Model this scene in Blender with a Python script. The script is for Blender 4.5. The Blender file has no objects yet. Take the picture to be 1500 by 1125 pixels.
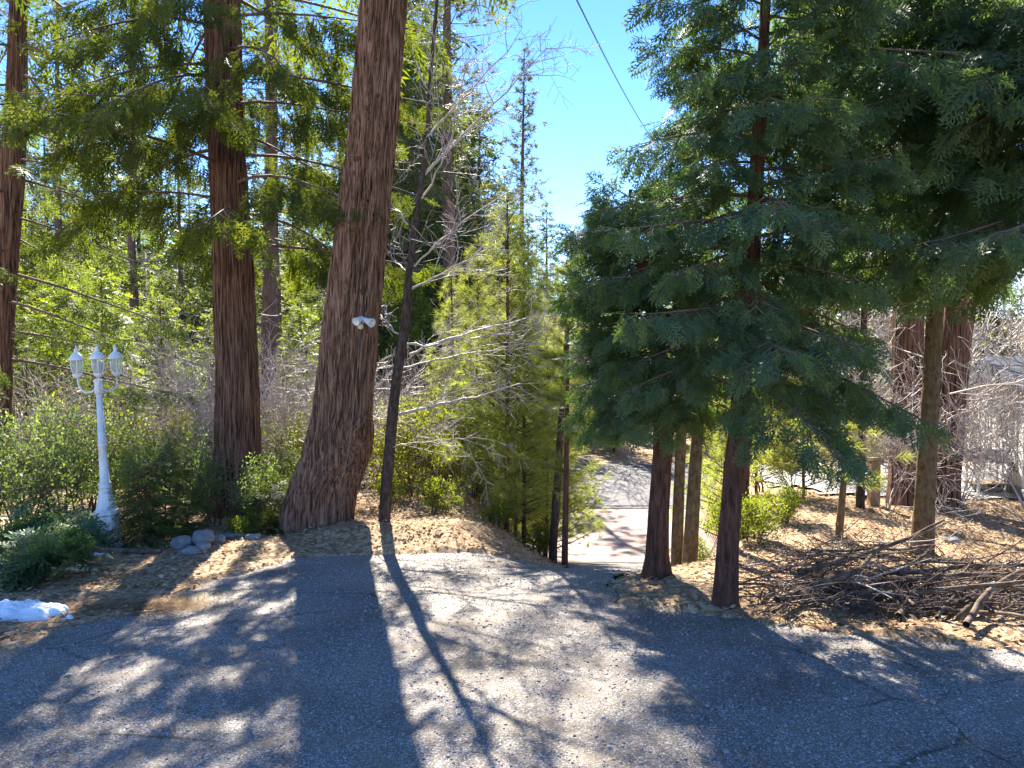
import bpy, math, random
import numpy as np
from mathutils import Vector

# ------------------------------------------------------------------ camera, sky, sun, exposure
FPX = 1130.0; PITCH = math.atan(42.5 / FPX); CAMH = 1.8
SUN_EL = math.radians(40); SUN_AZ = math.radians(-9)      # azimuth measured from +Y towards +X
scene = bpy.context.scene
col = scene.collection
cam_d = bpy.data.cameras.new('camera'); cam = bpy.data.objects.new('camera', cam_d); col.objects.link(cam)
cam.location = (0, 0, CAMH); cam.rotation_euler = (math.pi / 2 - PITCH, 0, 0)
cam_d.sensor_width = 36; cam_d.lens = FPX / 1500 * 36; cam_d.clip_start = 0.05; cam_d.clip_end = 2000
scene.camera = cam
world = bpy.data.worlds.new('World'); scene.world = world; world.use_nodes = True
wn = world.node_tree.nodes; wl = world.node_tree.links
sky = wn.new('ShaderNodeTexSky'); sky.sky_type = 'NISHITA'; sky.sun_disc = False
sky.sun_elevation = SUN_EL; sky.sun_rotation = SUN_AZ % (2 * math.pi)
sky.altitude = 1200; sky.air_density = 1.0; sky.dust_density = 0.0; sky.ozone_density = 2.5
wn['Background'].inputs[1].default_value = 0.082
hsv = wn.new('ShaderNodeHueSaturation'); hsv.inputs['Saturation'].default_value = 1.25; hsv.inputs['Hue'].default_value = .512
wl.new(sky.outputs[0], hsv.inputs['Color']); wl.new(hsv.outputs[0], wn['Background'].inputs[0])
sun_d = bpy.data.lights.new('sun', 'SUN'); sun_d.energy = 5.0; sun_d.angle = math.radians(0.5); sun_d.color = (1, 0.93, 0.82)
sun = bpy.data.objects.new('sun', sun_d); col.objects.link(sun)
SUNV = Vector((math.sin(SUN_AZ) * math.cos(SUN_EL), math.cos(SUN_AZ) * math.cos(SUN_EL), math.sin(SUN_EL)))
sun.rotation_euler = SUNV.to_track_quat('Z', 'Y').to_euler(); sun.location = SUNV * 40
vs = scene.view_settings; vs.view_transform = 'Standard'; vs.look = 'None'; vs.gamma = 1; vs.use_curve_mapping = False
vs.exposure = 2.2
scene.cycles.max_bounces = 8; scene.cycles.transparent_max_bounces = 8
scene.cycles.diffuse_bounces = 4

# ------------------------------------------------------------------ numeric helpers
rng = np.random.default_rng(7)
R = random.Random(11)

def _hash(i, j, k, s):
    n = (i * 374761393 + j * 668265263 + k * 2147483647 + s * 1274126177) & 0xFFFFFFFF
    n = ((n ^ (n >> 13)) * 1274126177) & 0xFFFFFFFF
    n = ((n ^ (n >> 16)) * 2246822519) & 0xFFFFFFFF
    return ((n ^ (n >> 15)) & 0xFFFFFF) / float(0xFFFFFF)

def vnoise(x, y, z=0.0, s=0):
    x, y, z = np.broadcast_arrays(np.asarray(x, float), np.asarray(y, float), np.asarray(z, float))
    xi = np.floor(x).astype(np.int64); yi = np.floor(y).astype(np.int64); zi = np.floor(z).astype(np.int64)
    fx = x - xi; fy = y - yi; fz = z - zi
    fx = fx * fx * (3 - 2 * fx); fy = fy * fy * (3 - 2 * fy); fz = fz * fz * (3 - 2 * fz)
    r = 0
    for a in (0, 1):
        for b in (0, 1):
            for c in (0, 1):
                w = (fx if a else 1 - fx) * (fy if b else 1 - fy) * (fz if c else 1 - fz)
                r = r + w * _hash(xi + a, yi + b, zi + c, s)
    return r * 2 - 1

def fbm(x, y, z=0.0, o=4, s=0):
    r = 0; a = 1.0; f = 1.0
    for k in range(o):
        r = r + a * vnoise(np.asarray(x) * f, np.asarray(y) * f, np.asarray(z) * f, s + k * 17); a *= .5; f *= 2.03
    return r

def sstep(a, b, t):
    t = np.clip((np.asarray(t, float) - a) / (b - a), 0, 1); return t * t * (3 - 2 * t)

# ------------------------------------------------------------------ terrain
_yy = np.linspace(-20, 420, 4401)
def _smooth(tab_y, tab_z, w):
    z = np.interp(_yy, tab_y, tab_z); k = int(w / 0.1) | 1
    zp = np.pad(z, k // 2, mode='edge'); return np.convolve(zp, np.ones(k) / k, 'valid')
_left = _smooth([-20, 0, 12, 16, 21.5, 22.5, 34, 45, 150, 420], [.8, 0, -.48, -1.0, -2.8, -2.9, -2.9, -2.7, 5, 22], 1.2)
_right = _smooth([-20, 0, 15, 18.5, 22, 23, 34, 45, 150, 420], [.8, 0, -.6, -.75, -2.8, -2.9, -2.9, -2.7, 5, 22], 1.0)
_corr = _smooth([-20, 0, 7.35, 17, 19, 34, 45, 150, 420], [.8, 0, -.294, -2.72, -2.9, -2.9, -2.7, 5, 22], 0.7)

def edge_l(y): return np.interp(y, [6.5, 7.5, 8.2, 10, 14, 18, 23], [-2.6, .35, .62, .62, .2, -.4, -1.4])
def edge_r(y): return np.interp(y, [5.5, 6.6, 7.2, 7.8, 10, 14, 18, 23], [.9, .85, 1.12, 1.75, 2.7, 3.6, 4.4, 5.2])

def H0(x, y):
    x = np.asarray(x, float); y = np.asarray(y, float)
    rt = sstep(3.4, 5.2, x)
    b = np.interp(y, _yy, _left) * (1 - rt) + np.interp(y, _yy, _right) * rt
    b = b + .20 * sstep(8.25, 9.0, y) * (1 - sstep(11, 14, y)) * sstep(-3.2, -1.4, x) * (1 - sstep(-1.2, .5, x)) * (1 - rt)      # bank beside the drive
    b = b + .10 * sstep(.9, 1.7, x) * sstep(5.9, 6.7, y) * (1 - sstep(9, 12, y)) * (1 - sstep(4, 5.5, x))
    c = np.interp(y, _yy, _corr)
    m = sstep(edge_l(y) - 1.25, edge_l(y) + .15, x) * (1 - sstep(edge_r(y) - .1, edge_r(y) + .7, x)) * sstep(7.0, 7.5, y)
    return b * (1 - m) + c * m

# left and right edge of the upper drive (x at given y), the sheet ends at its far rim
def drive_mask(x, y):
    x = np.asarray(x, float); y = np.asarray(y, float)
    n = .10 * fbm(x * 2.1, y * 2.1, 0, 3, 5) + .04 * fbm(x * 9, y * 9, 0, 2, 8)
    xl = np.interp(y, [-6, 4.4, 5.2, 6.2, 7.2, 8.2, 8.6], [-9, -4.2, -3.5, -2.9, -2.75, -2.35, -2.0])
    xl = np.where(y > 8.05, np.maximum(xl, np.interp(y, [8.05, 8.3, 8.5, 9], [-2.4, -1.2, .1, .62])), xl)
    xl = np.where(y > 7.9, np.maximum(xl, edge_l(y) - 3.0 * (1 - sstep(7.9, 8.6, y))), xl)
    xr = np.interp(y, [-6, 4.6, 5.3, 5.9, 6.3, 6.6, 7.2, 7.8, 10, 12], [12, 5.6, 3.0, 1.6, .95, .82, 1.05, 1.6, 2.5, 3.0])
    return np.minimum(x - xl, xr - x) + n, y

def G_mask(x, y):
    d, yy = drive_mask(x, y)
    up = sstep(-.02, .10, d) * (1 - sstep(12.2, 12.4, yy))
    lo = sstep(-.25, .0, x - apron_l(y)) * (1 - sstep(0, .25, x - apron_r(y))) * sstep(12.0, 12.2, y) * (1 - sstep(23.6, 23.9, y))
    return np.maximum(np.maximum(up, lo), sstep(23.2, 23.45, y) * (1 - sstep(33.1, 33.6, y)))
def apron_l(y): return edge_l(y) + .1 - 2.0 * sstep(19, 23, y)
def apron_r(y): return edge_r(y) + .2

def Hg(x, y):
    m = G_mask(x, y)
    far = sstep(14, 30, y)
    n = .035 * fbm(x * 1.3, y * 1.3, 0, 4, 3) + .018 * fbm(x * 6, y * 6, 0, 3, 31)
    return H0(x, y) + n * (1 - m) * (1 - .5 * far) - .05 * m

def Hd(x, y):
    return H0(x, y) + .012 * fbm(x * .9, y * .9, 0, 2, 44)

def h1(x, y): return float(Hg(np.array([x]), np.array([y]))[0])

def raydir(u, v):
    a = (u - 750) / FPX; b = (562.5 - v) / FPX
    d = np.array([a, math.cos(PITCH) + b * math.sin(PITCH), -math.sin(PITCH) + b * math.cos(PITCH)])
    return d / d[1]
def at(u, v, d):
    r = raydir(u, v) * d; return np.array([r[0], r[1], r[2] + CAMH])
def G(u, v, ymax=60):
    ys = np.arange(2.0, ymax, .02); r = raydir(u, v)
    hz = Hg(ys * r[0], ys); below = np.nonzero(CAMH + ys * r[2] < hz)[0]
    d = ys[below[0]] if len(below) else ymax
    return np.array([r[0] * d, d, h1(r[0] * d, d)])
def gxy(u, d):
    x = (u - 750) / FPX * d; return np.array([x, d, h1(x, d)])

# ------------------------------------------------------------------ mesh helpers
def mesh_np(name, V, T=None, Q=None, rnd=None, smooth=False, uv=None):
    me = bpy.data.meshes.new(name)
    V = np.asarray(V, np.float32); nt = 0 if T is None else len(T); nq = 0 if Q is None else len(Q)
    me.vertices.add(len(V)); me.vertices.foreach_set('co', V.ravel())
    idx = []; st = []
    if nt: idx.append(np.asarray(T, np.int32).ravel()); st.append(np.arange(nt, dtype=np.int32) * 3)
    if nq: idx.append(np.asarray(Q, np.int32).ravel()); st.append(np.arange(nq, dtype=np.int32) * 4 + nt * 3)
    idx = np.concatenate(idx); st = np.concatenate(st)
    me.loops.add(len(idx)); me.loops.foreach_set('vertex_index', idx)
    me.polygons.add(nt + nq); me.polygons.foreach_set('loop_start', st)
    if smooth: me.polygons.foreach_set('use_smooth', np.ones(nt + nq, bool))
    if rnd is not None:
        a = me.attributes.new('rnd', 'FLOAT', 'POINT'); a.data.foreach_set('value', np.asarray(rnd, np.float32))
    me.update(calc_edges=True); me.validate()
    return me

class MB:
    """collects verts / faces of one mesh"""
    def __init__(s): s.v = []; s.f = []
    def add(s, V, F):
        o = len(s.v); s.v += [tuple(p) for p in V]; s.f += [tuple(i + o for i in f) for f in F]; return s
    def box(s, c, d, rot=0.0, tilt=0.0):
        ca, sa = math.cos(rot), math.sin(rot); V = []
        for z in (-.5, .5):
            for x, y in ((-.5, -.5), (.5, -.5), (.5, .5), (-.5, .5)):
                px, py, pz = x * d[0], y * d[1], z * d[2]
                px, pz = px * math.cos(tilt) + pz * math.sin(tilt), -px * math.sin(tilt) + pz * math.cos(tilt)
                V.append((c[0] + px * ca - py * sa, c[1] + px * sa + py * ca, c[2] + pz))
        return s.add(V, [(3, 2, 1, 0), (4, 5, 6, 7), (0, 1, 5, 4), (1, 2, 6, 5), (2, 3, 7, 6), (3, 0, 4, 7)])
    def lathe(s, prof, n=16, c=(0, 0, 0), flute=0):
        V = []; F = []
        for r, z in prof:
            for k in range(n):
                a = 2 * math.pi * k / n; rr = r * (1 - flute * (k % 2)); V.append((c[0] + rr * math.cos(a), c[1] + rr * math.sin(a), c[2] + z))
        for i in range(len(prof) - 1):
            for k in range(n):
                F.append((i * n + k, i * n + (k + 1) % n, (i + 1) * n + (k + 1) % n, (i + 1) * n + k))
        F.append(tuple(range(n))[::-1]); F.append(tuple((len(prof) - 1) * n + k for k in range(n)))
        return s.add(V, F)
    def tube(s, pts, rad, n=8):
        pts = [np.array(p, float) for p in pts]; V = []; F = []
        rad = [rad] * len(pts) if np.isscalar(rad) else rad
        for i, p in enumerate(pts):
            t = pts[min(i + 1, len(pts) - 1)] - pts[max(i - 1, 0)]; t /= np.linalg.norm(t) + 1e-9
            ref = np.array([0, 0, 1.]) if abs(t[2]) < .9 else np.array([1., 0, 0])
            a = np.cross(t, ref); a /= np.linalg.norm(a); b = np.cross(t, a)
            for k in range(n):
                q = 2 * math.pi * k / n; V.append(p + rad[i] * (math.cos(q) * a + math.sin(q) * b))
        for i in range(len(pts) - 1):
            for k in range(n):
                F.append((i * n + k, (i + 1) * n + k, (i + 1) * n + (k + 1) % n, i * n + (k + 1) % n))
        F.append(tuple(range(n))); F.append(tuple((len(pts) - 1) * n + k for k in range(n))[::-1])
        return s.add(V, F)
    def build(s, name, mat, parent=None, smooth=False, loc=None):
        me = bpy.data.meshes.new(name); me.from_pydata(s.v, [], s.f); me.update()
        if smooth: me.polygons.foreach_set('use_smooth', [True] * len(me.polygons))
        return obj(name, me, mat, parent, loc)

def obj(name, me, mat=None, parent=None, loc=None):
    o = bpy.data.objects.new(name, me); col.objects.link(o)
    if mat is not None and me is not None and len(me.materials) == 0: me.materials.append(mat)
    if parent is not None: o.parent = parent
    if loc is not None: o.location = tuple(loc)
    return o
def tag(o, label=None, cat=None, group=None, kind=None):
    if label: o['label'] = label
    if cat: o['category'] = cat
    if group: o['group'] = group
    if kind: o['kind'] = kind
    return o
def thing(name, label, cat, loc=(0, 0, 0), rz=0.0, group=None):
    o = bpy.data.objects.new(name, None); col.objects.link(o); o.empty_display_size = .1
    o.location = tuple(loc); o.rotation_euler = (0, 0, rz)
    return tag(o, label, cat, group)
def clone(root, loc, rz, sc=1.0, label=None, group=None):
    def rec(o, par):
        c = o.copy(); col.objects.link(c)
        if par is not None: c.parent = par
        for ch in list(o.children): rec(ch, c)
        return c
    c = rec(root, None); c.location = tuple(loc); c.rotation_euler = (0, 0, rz); c.scale = (sc, sc, sc)
    if label: c['label'] = label
    if group: c['group'] = group
    return c

def segs_mesh(S, n=4):
    """S: (m,8) p0 p1 r0 r1 -> verts, quads"""
    S = np.asarray(S, float); p0 = S[:, :3]; p1 = S[:, 3:6]; t = p1 - p0
    t /= np.linalg.norm(t, axis=1, keepdims=True) + 1e-9
    ref = np.where(np.abs(t[:, 2:3]) < .9, np.array([[0, 0, 1.]]), np.array([[1., 0, 0]]))
    a = np.cross(t, ref); a /= np.linalg.norm(a, axis=1, keepdims=True); b = np.cross(t, a)
    m = len(S); V = np.zeros((m, 2 * n, 3)); Q = np.zeros((m, n, 4), int)
    for k in range(n):
        q = 2 * math.pi * k / n; o = math.cos(q) * a + math.sin(q) * b
        V[:, k] = p0 + o * S[:, 6:7]; V[:, n + k] = p1 + o * S[:, 7:8]
        Q[:, k] = [k, n + k, n + (k + 1) % n, (k + 1) % n]
    Q += (np.arange(m) * 2 * n)[:, None, None]
    return V.reshape(-1, 3), Q.reshape(-1, 4)

def stamp(tv, tf, P, X, N, S, rnd):
    """copies of a template (tv, tf): at P, local x along X, local z along N, scale S; returns V, T, rnd"""
    P = np.asarray(P); X = np.asarray(X, float); N = np.asarray(N, float); S = np.asarray(S, float)
    X = X / (np.linalg.norm(X, axis=1, keepdims=True) + 1e-9)
    Y = np.cross(N, X); Y /= np.linalg.norm(Y, axis=1, keepdims=True) + 1e-9
    Z = np.cross(X, Y)
    B = np.stack([X, Y, Z], 1) * S[:, None, None]
    V = np.einsum('vk,mkj->mvj', tv, B) + P[:, None, :]
    T = tf[None] + (np.arange(len(P)) * len(tv))[:, None, None]
    return V.reshape(-1, 3), T.reshape(-1, 3), np.repeat(rnd, len(tv))

# ------------------------------------------------------------------ materials
def newmat(name):
    m = bpy.data.materials.new(name); m.use_nodes = True; nt = m.node_tree
    return m, nt, nt.nodes, nt.links, nt.nodes['Principled BSDF']
def ramp(nodes, stops):
    r = nodes.new('ShaderNodeValToRGB'); e = r.color_ramp.elements
    while len(e) < len(stops): e.new(.5)
    for k, (p, c) in enumerate(stops): e[k].position = p; e[k].color = (*c, 1)
    return r
def noise_mat(name, stops, scale=5, detail=6, rough=.85, stretch=(1, 1, 1), bump=.4, bdist=.01, spec=.2, dist=0.0, bscale=None):
    m, nt, N, L, P = newmat(name)
    tc = N.new('ShaderNodeTexCoord'); mp = N.new('ShaderNodeMapping'); mp.inputs['Scale'].default_value = stretch
    L.new(tc.outputs['Object'], mp.inputs[0])
    n = N.new('ShaderNodeTexNoise'); n.inputs['Scale'].default_value = scale; n.inputs['Detail'].default_value = detail; n.inputs['Distortion'].default_value = dist
    n.inputs['Roughness'].default_value = .65
    L.new(mp.outputs[0], n.inputs['Vector']); r = ramp(N, stops); L.new(n.outputs[0], r.inputs[0]); L.new(r.outputs[0], P.inputs['Base Color'])
    P.inputs['Roughness'].default_value = rough; P.inputs['Specular IOR Level'].default_value = spec
    b = N.new('ShaderNodeBump'); b.inputs['Strength'].default_value = bump; b.inputs['Distance'].default_value = bdist
    if bscale:
        n2 = N.new('ShaderNodeTexNoise'); n2.inputs['Scale'].default_value = bscale; n2.inputs['Detail'].default_value = 5; L.new(mp.outputs[0], n2.inputs['Vector']); L.new(n2.outputs[0], b.inputs['Height'])
    else: L.new(n.outputs[0], b.inputs['Height'])
    L.new(b.outputs[0], P.inputs['Normal'])
    return m
def leaf_mat(name, ca, cb, trans=.45, tcol=None, rough=.5, spec=.3):
    m, nt, N, L, P = newmat(name)
    at_ = N.new('ShaderNodeAttribute'); at_.attribute_name = 'rnd'
    oi = N.new('ShaderNodeObjectInfo')
    mx = N.new('ShaderNodeMix'); mx.data_type = 'RGBA'; mx.inputs[6].default_value = (*ca, 1); mx.inputs[7].default_value = (*cb, 1)
    L.new(at_.outputs['Fac'], mx.inputs[0])
    hs = N.new('ShaderNodeHueSaturation'); mr = N.new('ShaderNodeMapRange'); mr.inputs[3].default_value = .82; mr.inputs[4].default_value = 1.15
    L.new(oi.outputs['Random'], mr.inputs[0]); L.new(mr.outputs[0], hs.inputs['Value']); L.new(mx.outputs[2], hs.inputs['Color'])
    L.new(hs.outputs[0], P.inputs['Base Color']); P.inputs['Roughness'].default_value = rough; P.inputs['Specular IOR Level'].default_value = spec
    tr = N.new('ShaderNodeBsdfTranslucent'); tm = N.new('ShaderNodeMix'); tm.data_type = 'RGBA'; tm.blend_type = 'MULTIPLY'; tm.inputs[0].default_value = 1
    tm.inputs[7].default_value = (*(tcol or (1.5, 1.4, .5)), 1); L.new(hs.outputs[0], tm.inputs[6]); L.new(tm.outputs[2], tr.inputs[0])
    ms = N.new('ShaderNodeMixShader'); ms.inputs[0].default_value = trans
    L.new(P.outputs[0], ms.inputs[1]); L.new(tr.outputs[0], ms.inputs[2]); L.new(ms.outputs[0], N['Material Output'].inputs[0])
    return m
def plain(name, c, rough=.6, metal=0.0, spec=.4):
    m, nt, N, L, P = newmat(name); P.inputs['Base Color'].default_value = (*c, 1); P.inputs['Roughness'].default_value = rough
    P.inputs['Metallic'].default_value = metal; P.inputs['Specular IOR Level'].default_value = spec
    tc = N.new('ShaderNodeTexCoord'); n = N.new('ShaderNodeTexNoise'); n.inputs['Scale'].default_value = 30; n.inputs['Detail'].default_value = 5
    L.new(tc.outputs['Object'], n.inputs['Vector'])
    r = ramp(N, [(.3, tuple(x * .78 for x in c)), (.6, c)]); L.new(n.outputs[0], r.inputs[0]); L.new(r.outputs[0], P.inputs['Base Color'])
    return m

M = {}
M['bark_red'] = noise_mat('cedar_bark', [(.36, (.022, .012, .009)), (.46, (.115, .062, .043)), (.57, (.25, .14, .095)), (.75, (.33, .22, .165))], 9, 8, .9, (4.5, 4.5, .22), 1.0, .03, .08, .5)
M['bark_big'] = noise_mat('old_cedar_bark', [(.36, (.028, .015, .011)), (.46, (.16, .086, .056)), (.56, (.33, .19, .125)), (.75, (.43, .31, .235))], 10, 8, .9, (4.5, 4.5, .2), 1.0, .03, .08, .5)
M['bark_young'] = noise_mat('young_cedar_bark', [(.3, (.022, .013, .011)), (.5, (.10, .05, .036)), (.75, (.18, .10, .075))], 16, 7, .9, (2, 2, .35), 1.0, .015, .08, .4)
M['bark_grey'] = noise_mat('grey_bark', [(.3, (.022, .016, .013)), (.5, (.07, .05, .04)), (.75, (.14, .105, .085))], 18, 7, .9, (1.6, 1.6, .6), 1.0, .012, .08, .3)
M['bark_pine'] = noise_mat('pine_bark', [(.3, (.05, .034, .03)), (.5, (.13, .09, .075)), (.75, (.21, .15, .13))], 8, 7, .9, (2, 2, .5), .9, .02, .1, .3)
M['bark_moss'] = noise_mat('lichen_bark', [(.3, (.05, .035, .02)), (.5, (.13, .092, .052)), (.72, (.19, .155, .09))], 20, 7, .95, (1.3, 1.3, .7), .9, .012, .1, .3)
M['twig_pale'] = noise_mat('bare_twig', [(.3, (.28, .23, .21)), (.7, (.54, .47, .44))], 6, 4, .6, (1, 1, 1), .2, .003, .4)
M['twig_dark'] = noise_mat('oak_branch', [(.3, (.07, .05, .043)), (.7, (.19, .14, .12))], 9, 5, .8, (1, 1, 1), .4, .005, .2)
M['stem'] = noise_mat('shrub_stem', [(.3, (.05, .025, .02)), (.7, (.15, .08, .06))], 9, 5, .7, (1, 1, 1), .3, .005, .3)
M['dead'] = noise_mat('dead_wood', [(.3, (.03, .02, .015)), (.5, (.14, .10, .07)), (.75, (.30, .23, .17))], 9, 7, .9, (1, 1, 1), .8, .01, .15)
M['cedar_leaf'] = leaf_mat('cedar_spray_green', (.075, .145, .09), (.14, .21, .105), .5, (1.5, 1.45, .45))
M['cedar_hang'] = leaf_mat('cedar_hanging_green', (.06, .095, .022), (.13, .165, .035), .55, (1.7, 1.55, .45))
M['fir_leaf'] = leaf_mat('fir_green', (.065, .105, .035), (.13, .17, .055), .55, (1.6, 1.5, .55))
M['pine_leaf'] = leaf_mat('pine_needles', (.07, .09, .04), (.13, .15, .065), .45, (1.45, 1.4, .65))
M['young_pine'] = leaf_mat('young_pine_needles', (.22, .27, .08), (.34, .37, .12), .64, (1.4, 1.35, .6))
M['manz'] = leaf_mat('manzanita_leaf', (.11, .165, .095), (.18, .23, .11), .5, (1.5, 1.55, .45))
M['yellow'] = leaf_mat('yellow_green_leaf', (.15, .19, .03), (.28, .30, .055), .58, (1.45, 1.4, .5))
M['broad'] = leaf_mat('broad_green_leaf', (.12, .17, .035), (.21, .26, .055), .62, (1.6, 1.5, .45))
M['litter_leaf'] = leaf_mat('fallen_leaf', (.26, .17, .095), (.62, .48, .31), .15, (1.2, 1.0, .7), .8, .1)
M['needle'] = leaf_mat('fallen_needle', (.17, .095, .05), (.48, .34, .20), .1, (1.2, 1, .7), .8, .1)
M['grass'] = leaf_mat('moss_tuft', (.10, .15, .03), (.25, .27, .07), .4)
M['rock'] = noise_mat('granite', [(.25, (.12, .12, .125)), (.5, (.24, .24, .24)), (.75, (.38, .36, .33))], 7, 8, .85, (1, 1, 1), .6, .02, .3)
M['white'] = noise_mat('white_paint', [(.30, (.36, .35, .33)), (.42, (.66, .68, .70)), (.6, (.76, .79, .83))], 9, 8, .4, (1, 1, .6), .1, .003, .4)
M['cream'] = plain('cream_plastic', (.62, .58, .42), .4)
M['grey_box'] = plain('grey_plastic', (.45, .48, .52), .5)
M['black'] = plain('black_plastic', (.02, .02, .022), .3)
M['wire'] = plain('wire_metal', (.16, .16, .17), .5)
M['wire_pale'] = plain('pale_wire', (.5, .5, .5), .4)
M['pole'] = noise_mat('pole_wood', [(.3, (.22, .18, .15)), (.7, (.40, .34, .29))], 5, 6, .9, (4, 4, .3), .5, .01)
M['post'] = noise_mat('tan_wood', [(.3, (.20, .13, .075)), (.7, (.36, .25, .15))], 9, 6, .9, (3, 3, .4), .5, .01)
M['wall'] = noise_mat('painted_siding', [(.3, (.58, .56, .52)), (.7, (.74, .72, .68))], 3, 5, .7, (1, 1, .3), .15, .005)
M['roof'] = noise_mat('dark_shingle', [(.3, (.03, .032, .04)), (.7, (.09, .095, .11))], 8, 6, .85, (1, 1, 1), .5, .01)
M['glassdark'] = plain('window_glass', (.03, .035, .045), .08)

def snow_mat():
    m, nt, N, L, P = newmat('snow'); P.inputs['Base Color'].default_value = (.86, .89, .93, 1); P.inputs['Roughness'].default_value = .6
    P.inputs['Subsurface Weight'].default_value = .4; P.inputs['Subsurface Radius'].default_value = (.04, .05, .07); P.inputs['Subsurface Scale'].default_value = .5
    tc = N.new('ShaderNodeTexCoord'); n = N.new('ShaderNodeTexNoise'); n.inputs['Scale'].default_value = 22; n.inputs['Detail'].default_value = 8
    L.new(tc.outputs['Object'], n.inputs['Vector']); b = N.new('ShaderNodeBump'); b.inputs['Strength'].default_value = .5; b.inputs['Distance'].default_value = .02
    n2 = N.new('ShaderNodeTexNoise'); n2.inputs['Scale'].default_value = 60; n2.inputs['Detail'].default_value = 4; L.new(tc.outputs['Object'], n2.inputs['Vector'])
    rr = ramp(N, [(.27, (.30, .24, .18)), (.36, (.84, .87, .91))]); L.new(n2.outputs[0], rr.inputs[0]); L.new(rr.outputs[0], P.inputs['Base Color'])
    L.new(n.outputs[0], b.inputs['Height']); L.new(b.outputs[0], P.inputs['Normal']); return m
M['snow'] = snow_mat()
def glass_mat():
    m, nt, N, L, P = newmat('lantern_glass'); P.inputs['Base Color'].default_value = (.8, .85, .85, 1); P.inputs['Roughness'].default_value = .08
    tr = N.new('ShaderNodeBsdfTransparent'); tr.inputs[0].default_value = (.85, .9, .9, 1); ms = N.new('ShaderNodeMixShader'); ms.inputs[0].default_value = .72
    L.new(P.outputs[0], ms.inputs[1]); L.new(tr.outputs[0], ms.inputs[2]); L.new(ms.outputs[0], N['Material Output'].inputs[0]); return m
M['glass'] = glass_mat()

def asphalt_mat(name, base, var, sc, warm=(1, .97, .93), worn=False):
    m, nt, N, L, P = newmat(name)
    tc = N.new('ShaderNodeTexCoord')
    v = N.new('ShaderNodeTexVoronoi'); v.inputs['Scale'].default_value = sc; L.new(tc.outputs['Object'], v.inputs['Vector'])
    v2 = N.new('ShaderNodeTexVoronoi'); v2.inputs['Scale'].default_value = sc * .45; L.new(tc.outputs['Object'], v2.inputs['Vector'])
    sep = N.new('ShaderNodeSeparateColor'); L.new(v.outputs['Color'], sep.inputs[0])
    lo = tuple(base * .45 * w for w in warm); mid = tuple(base * w for w in warm); hi = tuple(min(.85, base * var) for w in warm)
    r = ramp(N, [(0, lo), (.45, mid), (.8, tuple(base * 1.35 * w for w in warm)), (.97, hi)]); L.new(sep.outputs[0], r.inputs[0])
    n = N.new('ShaderNodeTexNoise'); n.inputs['Scale'].default_value = 1.1; n.inputs['Detail'].default_value = 8; n.inputs['Roughness'].default_value = .7; L.new(tc.outputs['Object'], n.inputs['Vector'])
    r2 = ramp(N, [(.32, (.62, .58, .53)), (.55, (1, 1, 1)), (.75, (1.12, 1.08, 1.02))]); L.new(n.outputs[0], r2.inputs[0])
    mx = N.new('ShaderNodeMix'); mx.data_type = 'RGBA'; mx.blend_type = 'MULTIPLY'; mx.inputs[0].default_value = 1; L.new(r.outputs[0], mx.inputs[6]); L.new(r2.outputs[0], mx.inputs[7])
    res = mx.outputs[2]
    if worn:
        n3 = N.new('ShaderNodeTexNoise'); n3.inputs['Scale'].default_value = 2.3; n3.inputs['Detail'].default_value = 6; L.new(tc.outputs['Object'], n3.inputs['Vector'])
        wm = N.new('ShaderNodeMix'); wm.data_type = 'RGBA'; wm.inputs[0].default_value = .12; L.new(tc.outputs['Object'], wm.inputs[6]); L.new(n3.outputs['Color'], wm.inputs[7])
        vc = N.new('ShaderNodeTexVoronoi'); vc.feature = 'DISTANCE_TO_EDGE'; vc.inputs['Scale'].default_value = .75; L.new(wm.outputs[2], vc.inputs['Vector'])
        rc = ramp(N, [(.0, (.35, .33, .31)), (.004, (.6, .58, .56)), (.009, (1, 1, 1))]); L.new(vc.outputs['Distance'], rc.inputs[0])
        n4 = N.new('ShaderNodeTexNoise'); n4.inputs['Scale'].default_value = .6; n4.inputs['Detail'].default_value = 3; L.new(tc.outputs['Object'], n4.inputs['Vector'])
        rm = ramp(N, [(.46, (0, 0, 0)), (.58, (1, 1, 1))]); L.new(n4.outputs[0], rm.inputs[0])
        mc = N.new('ShaderNodeMix'); mc.data_type = 'RGBA'; mc.blend_type = 'MULTIPLY'; L.new(rm.outputs[0], mc.inputs[0]); L.new(res, mc.inputs[6]); L.new(rc.outputs[0], mc.inputs[7])
        rs = ramp(N, [(.50, (0, 0, 0)), (.72, (.55, .55, .55))]); L.new(n3.outputs[0], rs.inputs[0])
        ms = N.new('ShaderNodeMix'); ms.data_type = 'RGBA'; L.new(rs.outputs[0], ms.inputs[0]); L.new(mc.outputs[2], ms.inputs[6]); ms.inputs[7].default_value = (.26, .20, .14, 1); res = ms.outputs[2]
    L.new(res, P.inputs['Base Color']); P.inputs['Roughness'].default_value = .8; P.inputs['Specular IOR Level'].default_value = .25
    b = N.new('ShaderNodeBump'); b.inputs['Strength'].default_value = .8; b.inputs['Distance'].default_value = .006; L.new(v.outputs['Distance'], b.inputs['Height']); b.invert = True
    b2 = N.new('ShaderNodeBump'); b2.inputs['Strength'].default_value = .5; b2.inputs['Distance'].default_value = .02; L.new(n.outputs[0], b2.inputs['Height']); L.new(b.outputs[0], b2.inputs['Normal'])
    L.new(b2.outputs[0], P.inputs['Normal'])
    return m
M['asphalt'] = asphalt_mat('worn_asphalt', .22, 2.5, 135, (1, .88, .75), True)
M['road'] = asphalt_mat('road_asphalt', .10, 2.4, 40, (1, .95, .97))
M['gravel'] = asphalt_mat('pale_gravel', .34, 1.8, 30, (1, .97, .92))
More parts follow.
